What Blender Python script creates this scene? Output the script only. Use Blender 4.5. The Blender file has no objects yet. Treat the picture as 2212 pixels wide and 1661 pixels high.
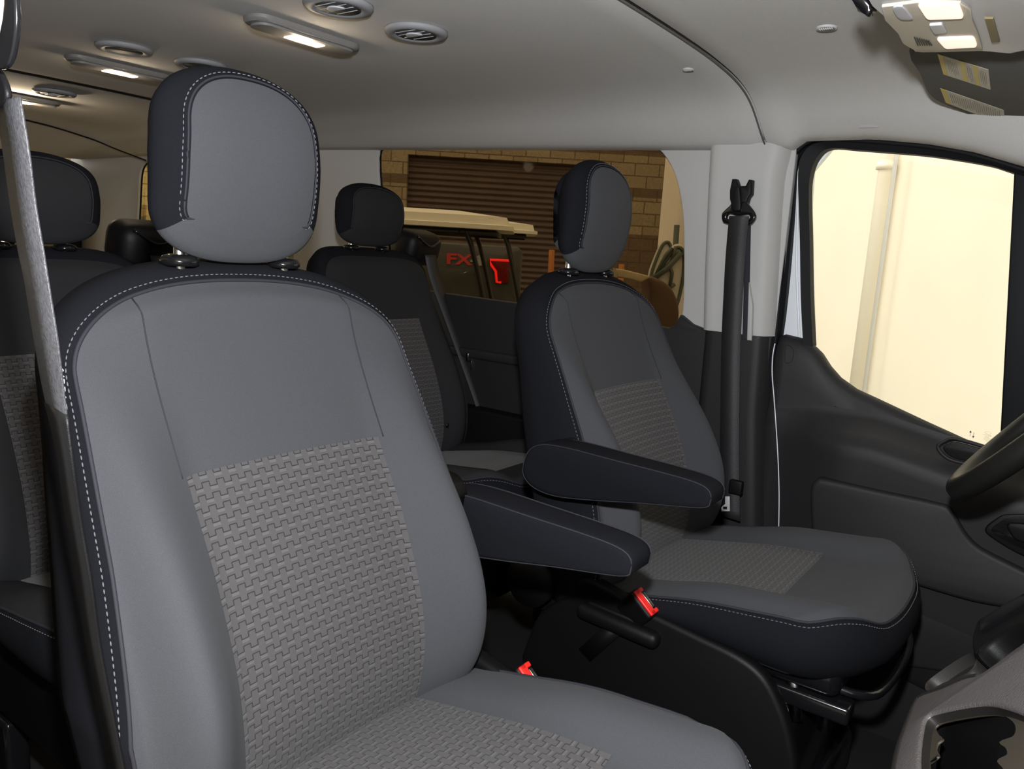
import bpy, bmesh, math, random
import numpy as np
from mathutils import Vector, Matrix, Euler
random.seed(4)
PI = math.pi
SC = bpy.context.scene
COL = SC.collection

# ------------------------------------------------------------------ camera, world, lights, exposure
IW, IH = 2212, 1661
FPX = 1685.0
CAM = np.array([0.0, -1.03, 1.05])          # van frame: +X towards the bonnet, +Y driver side, Z up from cab floor
YAW, PITCH, ROLL = [math.radians(v) for v in (36.0, 9.7, 3.46)]
cF = np.array([-math.sin(YAW)*math.cos(PITCH), math.cos(YAW)*math.cos(PITCH), -math.sin(PITCH)])
cR0 = np.array([math.cos(YAW), math.sin(YAW), 0.0]); cU0 = np.cross(cR0, cF)
cR = cR0*math.cos(ROLL)+cU0*math.sin(ROLL); cU = cU0*math.cos(ROLL)-cR0*math.sin(ROLL)
cam_d = bpy.data.cameras.new('camera'); cam_d.sensor_width = 36; cam_d.lens = FPX/IW*36; cam_d.clip_start = .02
cam_o = bpy.data.objects.new('camera', cam_d); COL.objects.link(cam_o)
M = Matrix(((cR[0], cU[0], -cF[0], CAM[0]), (cR[1], cU[1], -cF[1], CAM[1]), (cR[2], cU[2], -cF[2], CAM[2]), (0, 0, 0, 1)))
cam_o.matrix_world = M
SC.camera = cam_o
SC.view_settings.view_transform = 'Standard'; SC.view_settings.look = 'None'
SC.view_settings.gamma = 1; SC.view_settings.exposure = 0.0; SC.view_settings.use_curve_mapping = False

wd = bpy.data.worlds.new('world'); SC.world = wd; wd.use_nodes = True
bg = wd.node_tree.nodes['Background']; bg.inputs[0].default_value = (1.0, .93, .80, 1); bg.inputs[1].default_value = 3.0

def lamp(name, kind, loc, energy, color=(1, 1, 1), size=.02, target=None, spot=None):
    d = bpy.data.lights.new(name, kind); d.energy = energy; d.color = color
    if kind == 'AREA':
        d.shape = 'RECTANGLE'; d.size, d.size_y = size
    else:
        d.shadow_soft_size = size
    if spot: d.spot_size = math.radians(spot); d.spot_blend = .6
    o = bpy.data.objects.new(name, d); COL.objects.link(o); o.location = loc
    if target is not None:
        o.rotation_euler = (Vector(target)-Vector(loc)).to_track_quat('-Z', 'Y').to_euler()
    return o
fl = CAM+cU*.13+cF*.03
lamp('camera_flash', 'SPOT', fl, 92, (.96, .98, 1.0), .018, CAM+cF*2+cU*.1, 150)

# ------------------------------------------------------------------ pixel -> point on a known plane of the van
def ray(px, py): return cF+cR*((px-IW/2)/FPX)-cU*((py-IH/2)/FPX)
def on(ax, v, px, py):
    i = 'XYZ'.index(ax); d = ray(px, py); return CAM+d*((v-CAM[i])/d[i])
def onY(px, py, Y): return on('Y', Y, px, py)
def XZ(pts, Y): return [(p[0], p[2]) for p in (onY(a, b, Y) for a, b in pts)]

# ------------------------------------------------------------------ materials
MT = {}
class NT:
    def __init__(s, m): s.t = m.node_tree; s.n = s.t.nodes; s.l = s.t.links
    def node(s, k, **kw):
        n = s.n.new(k)
        for a, b in kw.items(): setattr(n, a, b)
        return n
    def put(s, sock, v):
        if isinstance(v, (int, float)): sock.default_value = v
        elif isinstance(v, tuple): sock.default_value = v
        else: s.l.new(v, sock)
    def m(s, op, a, b=0.0, c=0.0):
        n = s.node('ShaderNodeMath', operation=op); s.put(n.inputs[0], a); s.put(n.inputs[1], b); s.put(n.inputs[2], c); return n.outputs[0]
    def mix(s, f, a, b):
        n = s.node('ShaderNodeMix', data_type='RGBA'); s.put(n.inputs[0], f); s.put(n.inputs[6], a); s.put(n.inputs[7], b); return n.outputs[2]
def C4(c): return (c[0], c[1], c[2], 1.0)
def mat(name, col, rough=.6, metal=0., noise=0., nscale=400., bump=0., bscale=600., sheen=0., spec=.5, coord='Object', emis=None, es=0., clear=0.):
    if name in MT: return MT[name]
    m = bpy.data.materials.new(name); m.use_nodes = True; t = NT(m); b = t.n['Principled BSDF']; MT[name] = m
    b.inputs['Base Color'].default_value = C4(col); b.inputs['Roughness'].default_value = rough; b.inputs['Metallic'].default_value = metal
    b.inputs['Specular IOR Level'].default_value = spec
    if sheen: b.inputs['Sheen Weight'].default_value = sheen; b.inputs['Sheen Roughness'].default_value = .5
    if clear: b.inputs['Coat Weight'].default_value = clear; b.inputs['Coat Roughness'].default_value = .05
    if emis: b.inputs['Emission Color'].default_value = C4(emis); b.inputs['Emission Strength'].default_value = es
    tc = t.node('ShaderNodeTexCoord')
    if noise:
        n = t.node('ShaderNodeTexNoise'); n.inputs['Scale'].default_value = nscale; n.inputs['Detail'].default_value = 2
        t.l.new(tc.outputs[coord], n.inputs['Vector'])
        k = t.m('MULTIPLY_ADD', n.outputs[0], 2*noise, 1-noise)
        mm = t.node('ShaderNodeVectorMath', operation='SCALE'); mm.inputs[0].default_value = col[:3]; t.l.new(k, mm.inputs['Scale'])
        t.l.new(mm.outputs[0], b.inputs['Base Color'])
    if bump:
        n = t.node('ShaderNodeTexNoise'); n.inputs['Scale'].default_value = bscale; n.inputs['Detail'].default_value = 2
        t.l.new(tc.outputs[coord], n.inputs['Vector'])
        bp = t.node('ShaderNodeBump'); bp.inputs['Strength'].default_value = bump; bp.inputs['Distance'].default_value = .001
        t.l.new(n.outputs[0], bp.inputs['Height']); t.l.new(bp.outputs[0], b.inputs['Normal'])
    return m
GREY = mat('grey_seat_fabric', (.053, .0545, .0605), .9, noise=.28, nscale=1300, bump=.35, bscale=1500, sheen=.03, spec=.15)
GREYD = mat('shade_toned_rear_fabric', (.024, .0245, .0265), .9, noise=.28, nscale=1300, bump=.35, bscale=1500, spec=.1)  # grey seat fabric darkened, shade on the rear rows put into the colour
BLACKF = mat('black_seat_fabric', (.0092, .0096, .0122), .9, noise=.35, nscale=1300, bump=.35, bscale=1500, spec=.06)
STITCH = mat('stitch_thread', (.12, .12, .135), .8)
PIPING = mat('dark_piping', (.014, .014, .02), .8)
PLAST = mat('black_plastic', (.0035, .0035, .004), .5, bump=.25, bscale=900, spec=.22)
PLASTG = mat('gloss_black_plastic', (.006, .006, .007), .16, spec=.5)
CHROME = mat('chrome', (.88, .88, .88), .28, 1.)
TONGUE = mat('brushed_tongue_metal', (.80, .80, .80), .45, .6)
HEADL = mat('headliner_fabric', (.56, .55, .54), .95, noise=.10, nscale=900, bump=.3, bscale=900, spec=.1)
TRIML = mat('light_grey_trim', (.43, .425, .42), .6, bump=.15, bscale=1200, spec=.3)
TRIMD = mat('dark_grey_trim', (.0165, .016, .0175), .55, noise=.1, nscale=900, bump=.3, bscale=1100, spec=.35)
RUBBER = mat('black_rubber', (.0055, .006, .007), .6, spec=.15)
CARPET = mat('black_floor', (.004, .004, .0045), .9, noise=.3, nscale=300)
WHITE = mat('white_body_paint', (.80, .83, .88), .25, spec=.5)
RED = mat('red_button', (.75, .02, .015), .35)
BELT = mat('black_webbing', (.020, .020, .022), .6, noise=.5, nscale=500, bump=.6, bscale=500)
VENTR = mat('grey_vent_ring', (.24, .245, .26), .6, spec=.4)
VENTD = mat('dark_vent_gap', (.02, .02, .022), .7)
VENTS = mat('pale_vent_slat', (.42, .43, .46), .5)
LAMPH = mat('lamp_housing', (.17, .165, .16), .5, spec=.4)
LIT = mat('lit_lens', (1, .9, .75), .5, emis=(1, .80, .55), es=5.5)
CONSL = mat('overhead_console_plastic', (.42, .38, .31), .5, bump=.1, bscale=900)
CONSG = mat('console_grey_rim', (.45, .45, .47), .45)
LIT2 = mat('lit_console_lens', (1, .9, .82), .4, emis=(1, .70, .56), es=.85)
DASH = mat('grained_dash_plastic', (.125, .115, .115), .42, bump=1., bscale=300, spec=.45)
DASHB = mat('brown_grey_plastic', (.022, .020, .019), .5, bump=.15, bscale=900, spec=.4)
WHEELM = mat('steering_wheel_leather', (.009, .009, .008), .45, bump=.25, bscale=900, spec=.25)
VISOR = mat('visor_fabric', (.10, .10, .099), .9, noise=.1, nscale=900)
YEL = mat('label_yellow', (.62, .50, .14), .6)
PAPER = mat('label_paper', (.56, .53, .46), .6)
INK = mat('label_ink', (.20, .18, .16), .6)

def weave():
    m = bpy.data.materials.new('woven_pattern_fabric'); m.use_nodes = True; t = NT(m); b = t.n['Principled BSDF']
    b.inputs['Roughness'].default_value = .85; b.inputs['Specular IOR Level'].default_value = .25; b.inputs['Sheen Weight'].default_value = .1
    uv = t.node('ShaderNodeUVMap'); sp = t.node('ShaderNodeSeparateXYZ'); t.l.new(uv.outputs[0], sp.inputs[0])
    u = t.m('DIVIDE', sp.outputs[0], .0193); v = t.m('DIVIDE', sp.outputs[1], .0135)
    row = t.m('FLOOR', v); fv = t.m('FRACT', v)
    fx = t.m('FRACT', t.m('ADD', t.m('MULTIPLY_ADD', row, .5, 200.), u))
    up = t.m('LESS_THAN', fx, .5)
    ly = t.m('MULTIPLY_ADD', up, .42, .32)               # dark step line height: .74 under an arch, .32 in a trough
    horiz = t.m('LESS_THAN', t.m('ABSOLUTE', t.m('SUBTRACT', fv, ly)), .045)
    d0 = t.m('MINIMUM', fx, t.m('SUBTRACT', 1., fx)); d1 = t.m('ABSOLUTE', t.m('SUBTRACT', fx, .5))
    vert = t.m('LESS_THAN', t.m('MINIMUM', d0, d1), .035)
    inb = t.m('LESS_THAN', t.m('ABSOLUTE', t.m('SUBTRACT', fv, .53)), .23)
    dark = t.m('MAXIMUM', horiz, t.m('MULTIPLY', vert, inb))
    bar = t.m('MULTIPLY', t.m('SUBTRACT', 1., up), t.m('LESS_THAN', t.m('ABSOLUTE', t.m('SUBTRACT', fv, .13)), .12))
    hatch = t.m('MULTIPLY_ADD', t.m('SINE', t.m('MULTIPLY', fv, 88.)), .22, .78)
    bar = t.m('MULTIPLY', bar, hatch)
    nz = t.node('ShaderNodeTexNoise'); nz.inputs['Scale'].default_value = 1400; tc = t.node('ShaderNodeTexCoord'); t.l.new(tc.outputs['Object'], nz.inputs['Vector'])
    base = t.mix(nz.outputs[0], (.045, .043, .044, 1), (.085, .081, .083, 1))
    c = t.mix(t.m('MULTIPLY', bar, .75), base, (.105, .105, .108, 1))
    c = t.mix(t.m('MULTIPLY', dark, .85), c, (.014, .013, .015, 1))
    t.l.new(c, b.inputs['Base Color'])
    h = t.m('SUBTRACT', t.m('MULTIPLY', bar, .3), dark)
    bp = t.node('ShaderNodeBump'); bp.inputs['Strength'].default_value = .5; bp.inputs['Distance'].default_value = .001
    t.l.new(h, bp.inputs['Height']); t.l.new(bp.outputs[0], b.inputs['Normal'])
    return m
WEAVE = weave()

def glass(name, tint, gloss):
    m = bpy.data.materials.new(name); m.use_nodes = True; t = NT(m); t.n.remove(t.n['Principled BSDF'])
    tr = t.node('ShaderNodeBsdfTransparent'); tr.inputs[0].default_value = C4(tint)
    gl = t.node('ShaderNodeBsdfGlossy'); gl.inputs['Roughness'].default_value = .02
    fr = t.node('ShaderNodeFresnel'); fr.inputs[0].default_value = 1.35
    mx = t.node('ShaderNodeMixShader'); t.l.new(t.m('MULTIPLY', fr.outputs[0], gloss), mx.inputs[0]); t.l.new(tr.outputs[0], mx.inputs[1]); t.l.new(gl.outputs[0], mx.inputs[2])
    t.l.new(mx.outputs[0], t.n['Material Output'].inputs[0]); return m
MT_RG = glass('rear_glass', (.80, .72, .52), .2)
TINT = glass('tinted_privacy_glass', (.47, .42, .345), .05)
CLEAR = glass('clear_glass', (.97, .98, .96), .25)

# ------------------------------------------------------------------ mesh helpers
def link(name, me, parent=None, loc=None):
    o = bpy.data.objects.new(name, me); COL.objects.link(o)
    if parent is not None: o.parent = parent
    if loc is not None: o.location = loc
    return o
def mk(name, verts, faces, m, parent=None, smooth=True, uv=None, midx=None, auto=None, loc=None):
    me = bpy.data.meshes.new(name); me.from_pydata([tuple(map(float, v)) for v in verts], [], faces)
    for q in (m if isinstance(m, (list, tuple)) else [m]): me.materials.append(q)
    if midx is not None: me.polygons.foreach_set('material_index', midx)
    if uv is not None:
        l = me.uv_layers.new(name='UVMap')
        for lp in me.loops: l.data[lp.index].uv = uv[lp.vertex_index]
    bm = bmesh.new(); bm.from_mesh(me); bmesh.ops.recalc_face_normals(bm, faces=bm.faces) if auto is not False else None
    bm.to_mesh(me); bm.free()
    if smooth:
        me.polygons.foreach_set('use_smooth', [True]*len(me.polygons))
        if auto: me.set_sharp_from_angle(angle=math.radians(auto))
    me.update()
    return link(name, me, parent, loc)
def thing(name, label, cat, loc=(0, 0, 0), rz=0, group=None):
    o = bpy.data.objects.new(name, None); COL.objects.link(o); o.location = loc; o.rotation_euler = (0, 0, rz); o.empty_display_size = .05
    return tag(o, label, cat, group)
def tag(o, label, cat, group=None, kind=None):
    o['label'] = label; o['category'] = cat
    if group: o['group'] = group
    if kind: o['kind'] = kind
    return o
def struct(o, label=None, cat=None):
    o['kind'] = 'structure'
    if label: o['label'] = label
    if cat: o['category'] = cat
    return o
def loft(rings, closed=True, cap=True):
    v = []; f = []; n = len(rings[0])
    for r in rings: v += [tuple(p) for p in r]
    for j in range(len(rings)-1):
        for i in range(n if closed else n-1):
            a = j*n+i; b = j*n+(i+1) % n; f.append((a, b, b+n, a+n))
    if cap and closed: f.append(tuple(range(n))[::-1]); f.append(tuple(range((len(rings)-1)*n, len(rings)*n)))
    return v, f
def tube(pts, r, n=10, closed=False, sx=1., up=(0, 0, 1)):
    pts = [Vector(p) for p in pts]; rings = []; N = len(pts)
    for k, p in enumerate(pts):
        a = pts[(k-1) % N] if (closed or k > 0) else p; b = pts[(k+1) % N] if (closed or k < N-1) else p
        t = (b-a).normalized(); x = t.cross(Vector(up))
        if x.length < .05: x = t.cross(Vector((0, 1, 0)))
        x.normalize(); y = t.cross(x).normalized(); rr = r[k] if isinstance(r, (list, tuple)) else r
        rings.append([p+x*(math.cos(2*PI*i/n)*rr*sx)+y*(math.sin(2*PI*i/n)*rr) for i in range(n)])
    if closed: rings.append(rings[0])
    return loft(rings, cap=not closed)
def merge(*parts):
    v = []; f = []
    for a, b in parts:
        o = len(v); v += list(a); f += [tuple(i+o for i in q) for q in b]
    return v, f
def box(c, s, r=.0, rot=(0, 0, 0), seg=3):
    bm = bmesh.new(); bmesh.ops.create_cube(bm, size=1)
    for q in bm.verts: q.co = Vector((q.co.x*s[0], q.co.y*s[1], q.co.z*s[2]))
    if r > 0: bmesh.ops.bevel(bm, geom=bm.edges[:], offset=min(r, min(s)*.49), segments=seg, profile=.5, affect='EDGES')
    e = Euler(rot).to_matrix(); c = Vector(c)
    bm.verts.index_update(); v = [tuple(e @ q.co+c) for q in bm.verts]; f = [tuple(x.index for x in q.verts) for q in bm.faces]; bm.free()
    return v, f
def lathe(prof, n=32, c=(0, 0, 0), sx=1., sy=1.):
    return loft([[(c[0]+r*math.cos(2*PI*i/n)*sx, c[1]+r*math.sin(2*PI*i/n)*sy, c[2]+z) for i in range(n)] for r, z in prof])
def cr(pts, k=6, closed=False):
    P = [np.array(p, float) for p in pts]; N = len(P); out = []
    for i in range(N if closed else N-1):
        g = (lambda j: P[j % N]) if closed else (lambda j: P[max(0, min(N-1, j))])
        a, b, c, d = g(i-1), g(i), g(i+1), g(i+2)
        for q in range(k):
            t = q/k; out.append(.5*((2*b)+(c-a)*t+(2*a-5*b+4*c-d)*t*t+(3*b-a-3*c+d)*t**3))
    if not closed: out.append(P[-1])
    return [tuple(p) for p in out]
def rpoly(pts, r, seg=6):
    out = []; N = len(pts)
    for i in range(N):
        p = Vector(pts[i]); a = Vector(pts[i-1]); b = Vector(pts[(i+1) % N]); rr = r[i] if isinstance(r, (list, tuple)) else r
        if rr <= 0: out.append(tuple(p)); continue
        da = (a-p); db = (b-p); d = min(rr, da.length*.49, db.length*.49); s = p+da.normalized()*d; e = p+db.normalized()*d
        for k in range(seg+1):
            t = k/seg; out.append(tuple(s*(1-t)**2+p*2*t*(1-t)+e*t*t))
    return out
def flat(outer, holes=(), depth=.01, bevel=0., f3=None, res=2):
    """filled 2-D outline (with holes) given thickness and a bevel, mapped to space by f3(a,b,c)"""
    cu = bpy.data.curves.new('t', 'CURVE'); cu.dimensions = '2D'; cu.fill_mode = 'BOTH'; cu.extrude = max(depth/2-bevel, 0); cu.bevel_depth = bevel; cu.bevel_resolution = res; cu.offset = -bevel
    for pl in [outer]+list(holes):
        s = cu.splines.new('POLY'); s.points.add(len(pl)-1); s.use_cyclic_u = True
        for q, p in zip(s.points, pl): q.co = (p[0], p[1], 0, 1)
    o = bpy.data.objects.new('t', cu); me = o.to_mesh()
    v = [f3(*q.co) if f3 else tuple(q.co) for q in me.vertices]; f = [tuple(p.vertices) for p in me.polygons]
    o.to_mesh_clear(); bpy.data.objects.remove(o); bpy.data.curves.remove(cu)
    # weld
    bm = bmesh.new(); vs = [bm.verts.new(p) for p in v]
    for q in f:
        try: bm.faces.new([vs[i] for i in q])
        except ValueError: pass
    bmesh.ops.remove_doubles(bm, verts=bm.verts, dist=1e-5); bm.verts.index_update()
    v = [tuple(q.co) for q in bm.verts]; f = [tuple(x.index for x in q.verts) for q in bm.faces]; bm.free()
    return v, f
def slabY(outer, Y, depth=.01, bevel=.002, holes=()):     # outline in (X,Z), front face at Y, going outwards (+Y)
    return flat(outer, holes, depth, bevel, lambda a, b, c: (a, Y+depth/2+c, b))
def ribbon(A, B, th, nrm):                                # band between two polylines with thickness along nrm
    nrm = Vector(nrm).normalized()*th; rings = []
    for a, b in zip(A, B):
        a = Vector(a); b = Vector(b); rings.append([a, b, b+nrm, a+nrm])
    return loft(rings)
def belt(pts, wv, th=.0014, wid=.047):
    rings = []
    pts = [Vector(p) for p in pts]
    for k, p in enumerate(pts):
        w = Vector(wv[k] if isinstance(wv, list) else wv).normalized()*wid/2
        t = (pts[min(k+1, len(pts)-1)]-pts[max(k-1, 0)]).normalized(); n = t.cross(w).normalized()*th/2
        rings.append([p-w-n, p+w-n, p+w+n, p-w+n])
    return loft(rings)
def ip(x, xs, ys):
    return float(np.interp(x, xs, ys))
def smst(a, b, x):
    t = max(0., min(1., (x-a)/(b-a))); return t*t*(3-2*t)
def spline(xs, ys):                                       # smooth 1-D interpolation
    xs = np.array(xs, float); ys = np.array(ys, float); m = np.gradient(ys, xs)
    def f(x):
        x = float(min(max(x, xs[0]), xs[-1])); i = int(min(max(np.searchsorted(xs, x)-1, 0), len(xs)-2)); h = xs[i+1]-xs[i]; t = (x-xs[i])/h
        return float((2*t**3-3*t*t+1)*ys[i]+(t**3-2*t*t+t)*h*m[i]+(-2*t**3+3*t*t)*ys[i+1]+(t**3-t*t)*h*m[i+1])
    return f
def text_mesh(s, size, f3, ext=.0004, bold=0.):
    cu = bpy.data.curves.new('t', 'FONT'); cu.body = s; cu.size = size; cu.extrude = ext; cu.offset = bold; cu.align_x = 'CENTER'; cu.align_y = 'CENTER'
    o = bpy.data.objects.new('t', cu); me = o.to_mesh(); v = [f3(*q.co) for q in me.vertices]; f = [tuple(p.vertices) for p in me.polygons]
    o.to_mesh_clear(); bpy.data.objects.remove(o); bpy.data.curves.remove(cu); return v, f

# ------------------------------------------------------------------ the cushion builder: a padded front face inside an outline, a rim and a back
def pillow(bound, front, back, place, nu=44, nv=40, rim=((.0, .0), (.1, .012), (.3, .02), (.6, .02), (.9, .008), (1., -.01)), topk=1.):
    """bound(u,v)->(a,b) outline plane, front/back(a,b)->height; place(h,a,b)->point. Returns front grid and rim/back mesh."""
    us = [math.sin(PI/2*(-1+2*i/nu)) for i in range(nu+1)]
    vs = [.5*(1-math.cos(PI*(j/nv)))*.6+.4*j/nv for j in range(nv+1)]
    G = [[bound(u, v) for u in us] for v in vs]
    V = [place(front(a, b), a, b) for r in G for a, b in r]
    AB = [(a, b) for r in G for a, b in r]; n = nu+1
    F = [(j*n+i, j*n+i+1, (j+1)*n+i+1, (j+1)*n+i) for j in range(nv) for i in range(nu)]
    per = [(0, i) for i in range(nu)]+[(j, nu) for j in range(nv)]+[(nv, i) for i in range(nu, 0, -1)]+[(j, 0) for j in range(nv, 0, -1)]
    P = [np.array(G[j][i]) for j, i in per]; K = len(P)
    nr = []
    for k in range(K):
        t = P[(k+2) % K]-P[k-2]; q = np.array([t[1], -t[0]]); nr.append(q/(np.linalg.norm(q)+1e-9))
    rings = []
    for d, off in rim:
        R = []
        for k in range(K):
            ab = P[k]; h = front(*ab)*(1-d)+back(*ab)*d; q = ab+nr[k]*off*(1-(1-topk)*max(0, nr[k][1])**2) if off > 0 else ab+nr[k]*off; R.append(place(h, q[0], q[1]))
        rings.append(R)
    cen = np.mean(P, axis=0)
    for s in (.93, .7, .35):
        rings.append([place(back(*(cen+(p-cen)*s)), *(cen+(p-cen)*s)) for p in P])
    RV, RF = loft(rings, cap=False); RF.append(tuple(range((len(rings)-1)*K, len(rings)*K)))
    nfr = (len(rings)-1)*K
    return dict(V=V, F=F, AB=AB, RV=RV, RF=RF, per=[tuple(p) for p in P], nr=nr, K=K, front=front, place=place, nrim=len(rim))
def sub(name, V, F, sel, m, parent, uv=None, lift=0.):
    fs = [f for f in F if sel(f)]; used = sorted({i for f in fs for i in f}); mp = {a: b for b, a in enumerate(used)}
    return mk(name, [V[i] for i in used], [tuple(mp[i] for i in f) for f in fs], m, parent, uv=[uv[i] for i in used] if uv else None, auto=False)
def dashes(path, L=.0045, gap=.0025, r=.0008):
    """a run of small stitches along a 3-D path, one mesh"""
    P = [Vector(p) for p in path]; acc = 0; out = []; seg = []
    cum = [0]
    for a, b in zip(P, P[1:]): cum.append(cum[-1]+(b-a).length)
    def at(s):
        i = int(min(max(np.searchsorted(cum, s)-1, 0), len(P)-2)); t = (s-cum[i])/max(cum[i+1]-cum[i], 1e-9); return P[i].lerp(P[i+1], t)
    s = 0; parts = []
    while s+L < cum[-1]:
        parts.append(tube([at(s), at(s+L*.5), at(s+L)], [r*.6, r, r*.6], 5)); s += L+gap
    return merge(*parts)
def seam_tube(path, r=.0012, n=6): return tube(path, r, n)

# ------------------------------------------------------------------ front seats
cz = spline([-.75, -.71, -.63, -.545, -.46, -.35, -.232, -.171, -.1, -.035, 0], [.13, .17, .203, .222, .214, .176, .118, .090, .062, .044, .035])
Az = spline([-.75, -.71, -.64, -.56, -.5, -.42, -.3, -.2, -.1, 0], [-.05, -.045, -.006, .036, .056, .068, .056, .028, .002, 0])
xb = spline([-.75, -.6, -.45, -.37, -.25, -.15, -.06, 0], [.16, .12, .072, .045, .014, .0, -.004, -.01])
hb = spline([0, .05, .1, .15, .2, .24], [.012, .030, .040, .040, .026, .004])
zs_c = spline([.1, .2, .3, .4, .51, .6, .68, .72], [-.60, -.592, -.572, -.553, -.541, -.530, -.516, -.522])
def se(u, p): return (max(0., 1-abs(u)**p))**(1/p)

def backrest(parent, O, W=.25, amp=1., wide=.14, ptop=-.232, panel_only_front=False, boltop=.1, nu=72, nv=64, stitches=True, top_p=2.35, cover_m=None):
    k = W/.25
    def bound(u, v):
        zt = -.125+.099*se(u, top_p); zb = -.60-.11*se(u, 2.4); z = zb+(zt-zb)*v
        w = W*ip(z, [-.71, -.6, -.45, -.3, -.15, -.05], [.93, 1.0, 1.05, .985, .935, .91])
        return (u*w, z)
    def front(a, z):
        y = abs(a)/k; x = cz(z)+amp*Az(z)*smst(.125, .205, y)*(1-.80*smst(.203, .252, y)**1.3)
        x -= .008*max(0, 1-(y/.14)**2)
        zt = -.125+.099*se(min(1., y/.24), top_p); x -= .020*(1-smst(0, .026, zt-z))**2*(1-smst(.14, .24, y))
        return x
    def back(a, z): return xb(z)-.045*max(0, 1-(a/(k*.25))**2)-.02*smst(-.22, -.05, z)
    def place(h, a, b): return (O[0]+h, O[1]+a, O[2]+b)
    p = pillow(bound, front, back, place, nu, nv, ((.0, .0), (.08, .008), (.25, .013), (.6, .014), (.9, .004), (1., -.012)), 1.75)
    AB = p['AB']; ymid = lambda f: abs(sum(AB[i][0] for i in f)/4)/k; zmid = lambda f: sum(AB[i][1] for i in f)/4
    wf = lambda z: wide*ip(z, [-.7, -.5, -.3], [.93, .99, 1.])+.003
    # patterned insert is its own grid so its border is crisp
    cover = sub('backrest_cover', p['V'], p['F'], lambda f: True, cover_m or GREY, parent)
    ni, nj = 30, 44; V = []; UV = []
    for j in range(nj+1):
        z = -.70+(ptop+.70)*j/nj
        for i in range(ni+1):
            y = wf(z)*k*(-1+2*i/ni); e = min(1., min(i, ni-i)/1.5, (nj-j)/1.5)
            V.append(place(front(y, z)+.0006+.0030*e, y, z)); UV.append((y, z*1.13))
    n = ni+1; F = [(j*n+i, j*n+i+1, (j+1)*n+i+1, (j+1)*n+i) for j in range(nj) for i in range(ni)]
    mk('patterned_insert', V, F, WEAVE, parent, uv=UV, auto=False)
    shell = mk('side_panel', p['RV'], p['RF'], BLACKF, parent)
    if stitches:
        path = []; path2 = []
        P, NR = p['per'], p['nr']; K = p['K']; start = nu  # right side up, across the top, down the left
        for q in range(start, start+nv+nu+nv+1):
            i = q % K; a, b = P[i]; nn = NR[i]; off = .005
            h = front(a, b)*.955+back(a, b)*.045; path.append(place(h+.0015, a+nn[0]*(off+.003), b+nn[1]*(off+.003)))
            path2.append(place(front(a, b)+.0008, a+nn[0]*.001, b+nn[1]*.001))
        mk('stitching', *dashes(path), STITCH, shell)
        mk('piping', *seam_tube(path2, .0022, 7), PIPING, shell)
        for s in (-1, 1):
            pa = [place(front(s*.1495*k, z)+.0002, s*.1495*k, z) for z in np.linspace(-.045, ptop, 24)]
            mk('seam', *seam_tube(pa, .0010), PIPING, cover)
    return p

def headrest(parent, O, hw=.088, sp=.075, cover=None, h0=.0, zk=1., stitches=True):
    cover = cover or GREY
    def bound(u, v):
        zb = .066-.040*se(u, 2.6); zt = .152+.062*se(u, 2.4); z = (zb+(zt-zb)*v)*zk+.012*(1-zk)
        return (u*hw*ip(z/zk, [.0, .05, .12, .2, .23], [.95, 1.0, 1.0, .94, .90]), z)
    def front(a, z): return .013+hb(z/zk)-.007*(abs(a)/hw)**3
    def back(a, z): return ip(z, [0, .05, .15, .22], [-.017, -.037, -.045, -.037])
    def place(h, a, b): return (O[0]+h, O[1]+a, O[2]+b+h0)
    rim = ((0, 0), (.045, .006), (.10, .014), (.18, .023), (.28, .029), (.38, .030), (.5, .026), (.65, .015), (.8, .0), (.93, -.016), (1, -.036))
    p = pillow(bound, front, back, place, 40, 34, rim, .50)
    root = sub('headrest', p['V'], p['F'], lambda f: True, cover, parent)
    K = p['K']; idx = []
    RFs = p['RF']; lowf, sidef = [], []
    for f in RFs:
        k = f[0] % K
        (lowf if (p['nr'][k][1] < -.55) else sidef).append(f)
    def em(nm, fs, m, par):
        used = sorted({i for f in fs for i in f}); mp = {a: b for b, a in enumerate(used)}
        return mk(nm, [p['RV'][i] for i in used], [tuple(mp[i] for i in f) for f in fs], m, par, auto=False)
    em('underside_cover', lowf, cover, root)
    side = em('side_band', sidef, BLACKF, root)
    path = []; path2 = []
    for k in range(K):
        if p['nr'][k][1] >= -.62:
            a, b = p['per'][k]; nn = p['nr'][k]; h = front(a, b)*.95+back(a, b)*.05
            path.append((k, place(h+.0008, a+nn[0]*.0075, b+nn[1]*.0075))); path2.append((k, place(front(a, b)*.985+back(a, b)*.015+.0006, a+nn[0]*.003, b+nn[1]*.003)))
    # perimeter order starts at bottom-left going right: visible part runs right side, top, left side
    if stitches: mk('stitching', *dashes([q[1] for q in path]), STITCH, side)
    mk('piping', *seam_tube([q[1] for q in path2], .0014), PIPING, side)
    for s in (-1, 1):
        mk('headrest_post', *tube([(O[0]+.0, O[1]+s*sp, O[2]-.05), (O[0], O[1]+s*sp, O[2]+.05+h0)], .0068, 14), CHROME, parent)
        mk('post_guide', *lathe([(.010, .0), (.019, .0), (.0225, .003), (.0225, .007), (.019, .012), (.012, .014), (.008, .014)], 28, (O[0], O[1]+s*sp, O[2]-.0095)), PLASTG, parent)
    return root

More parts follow.
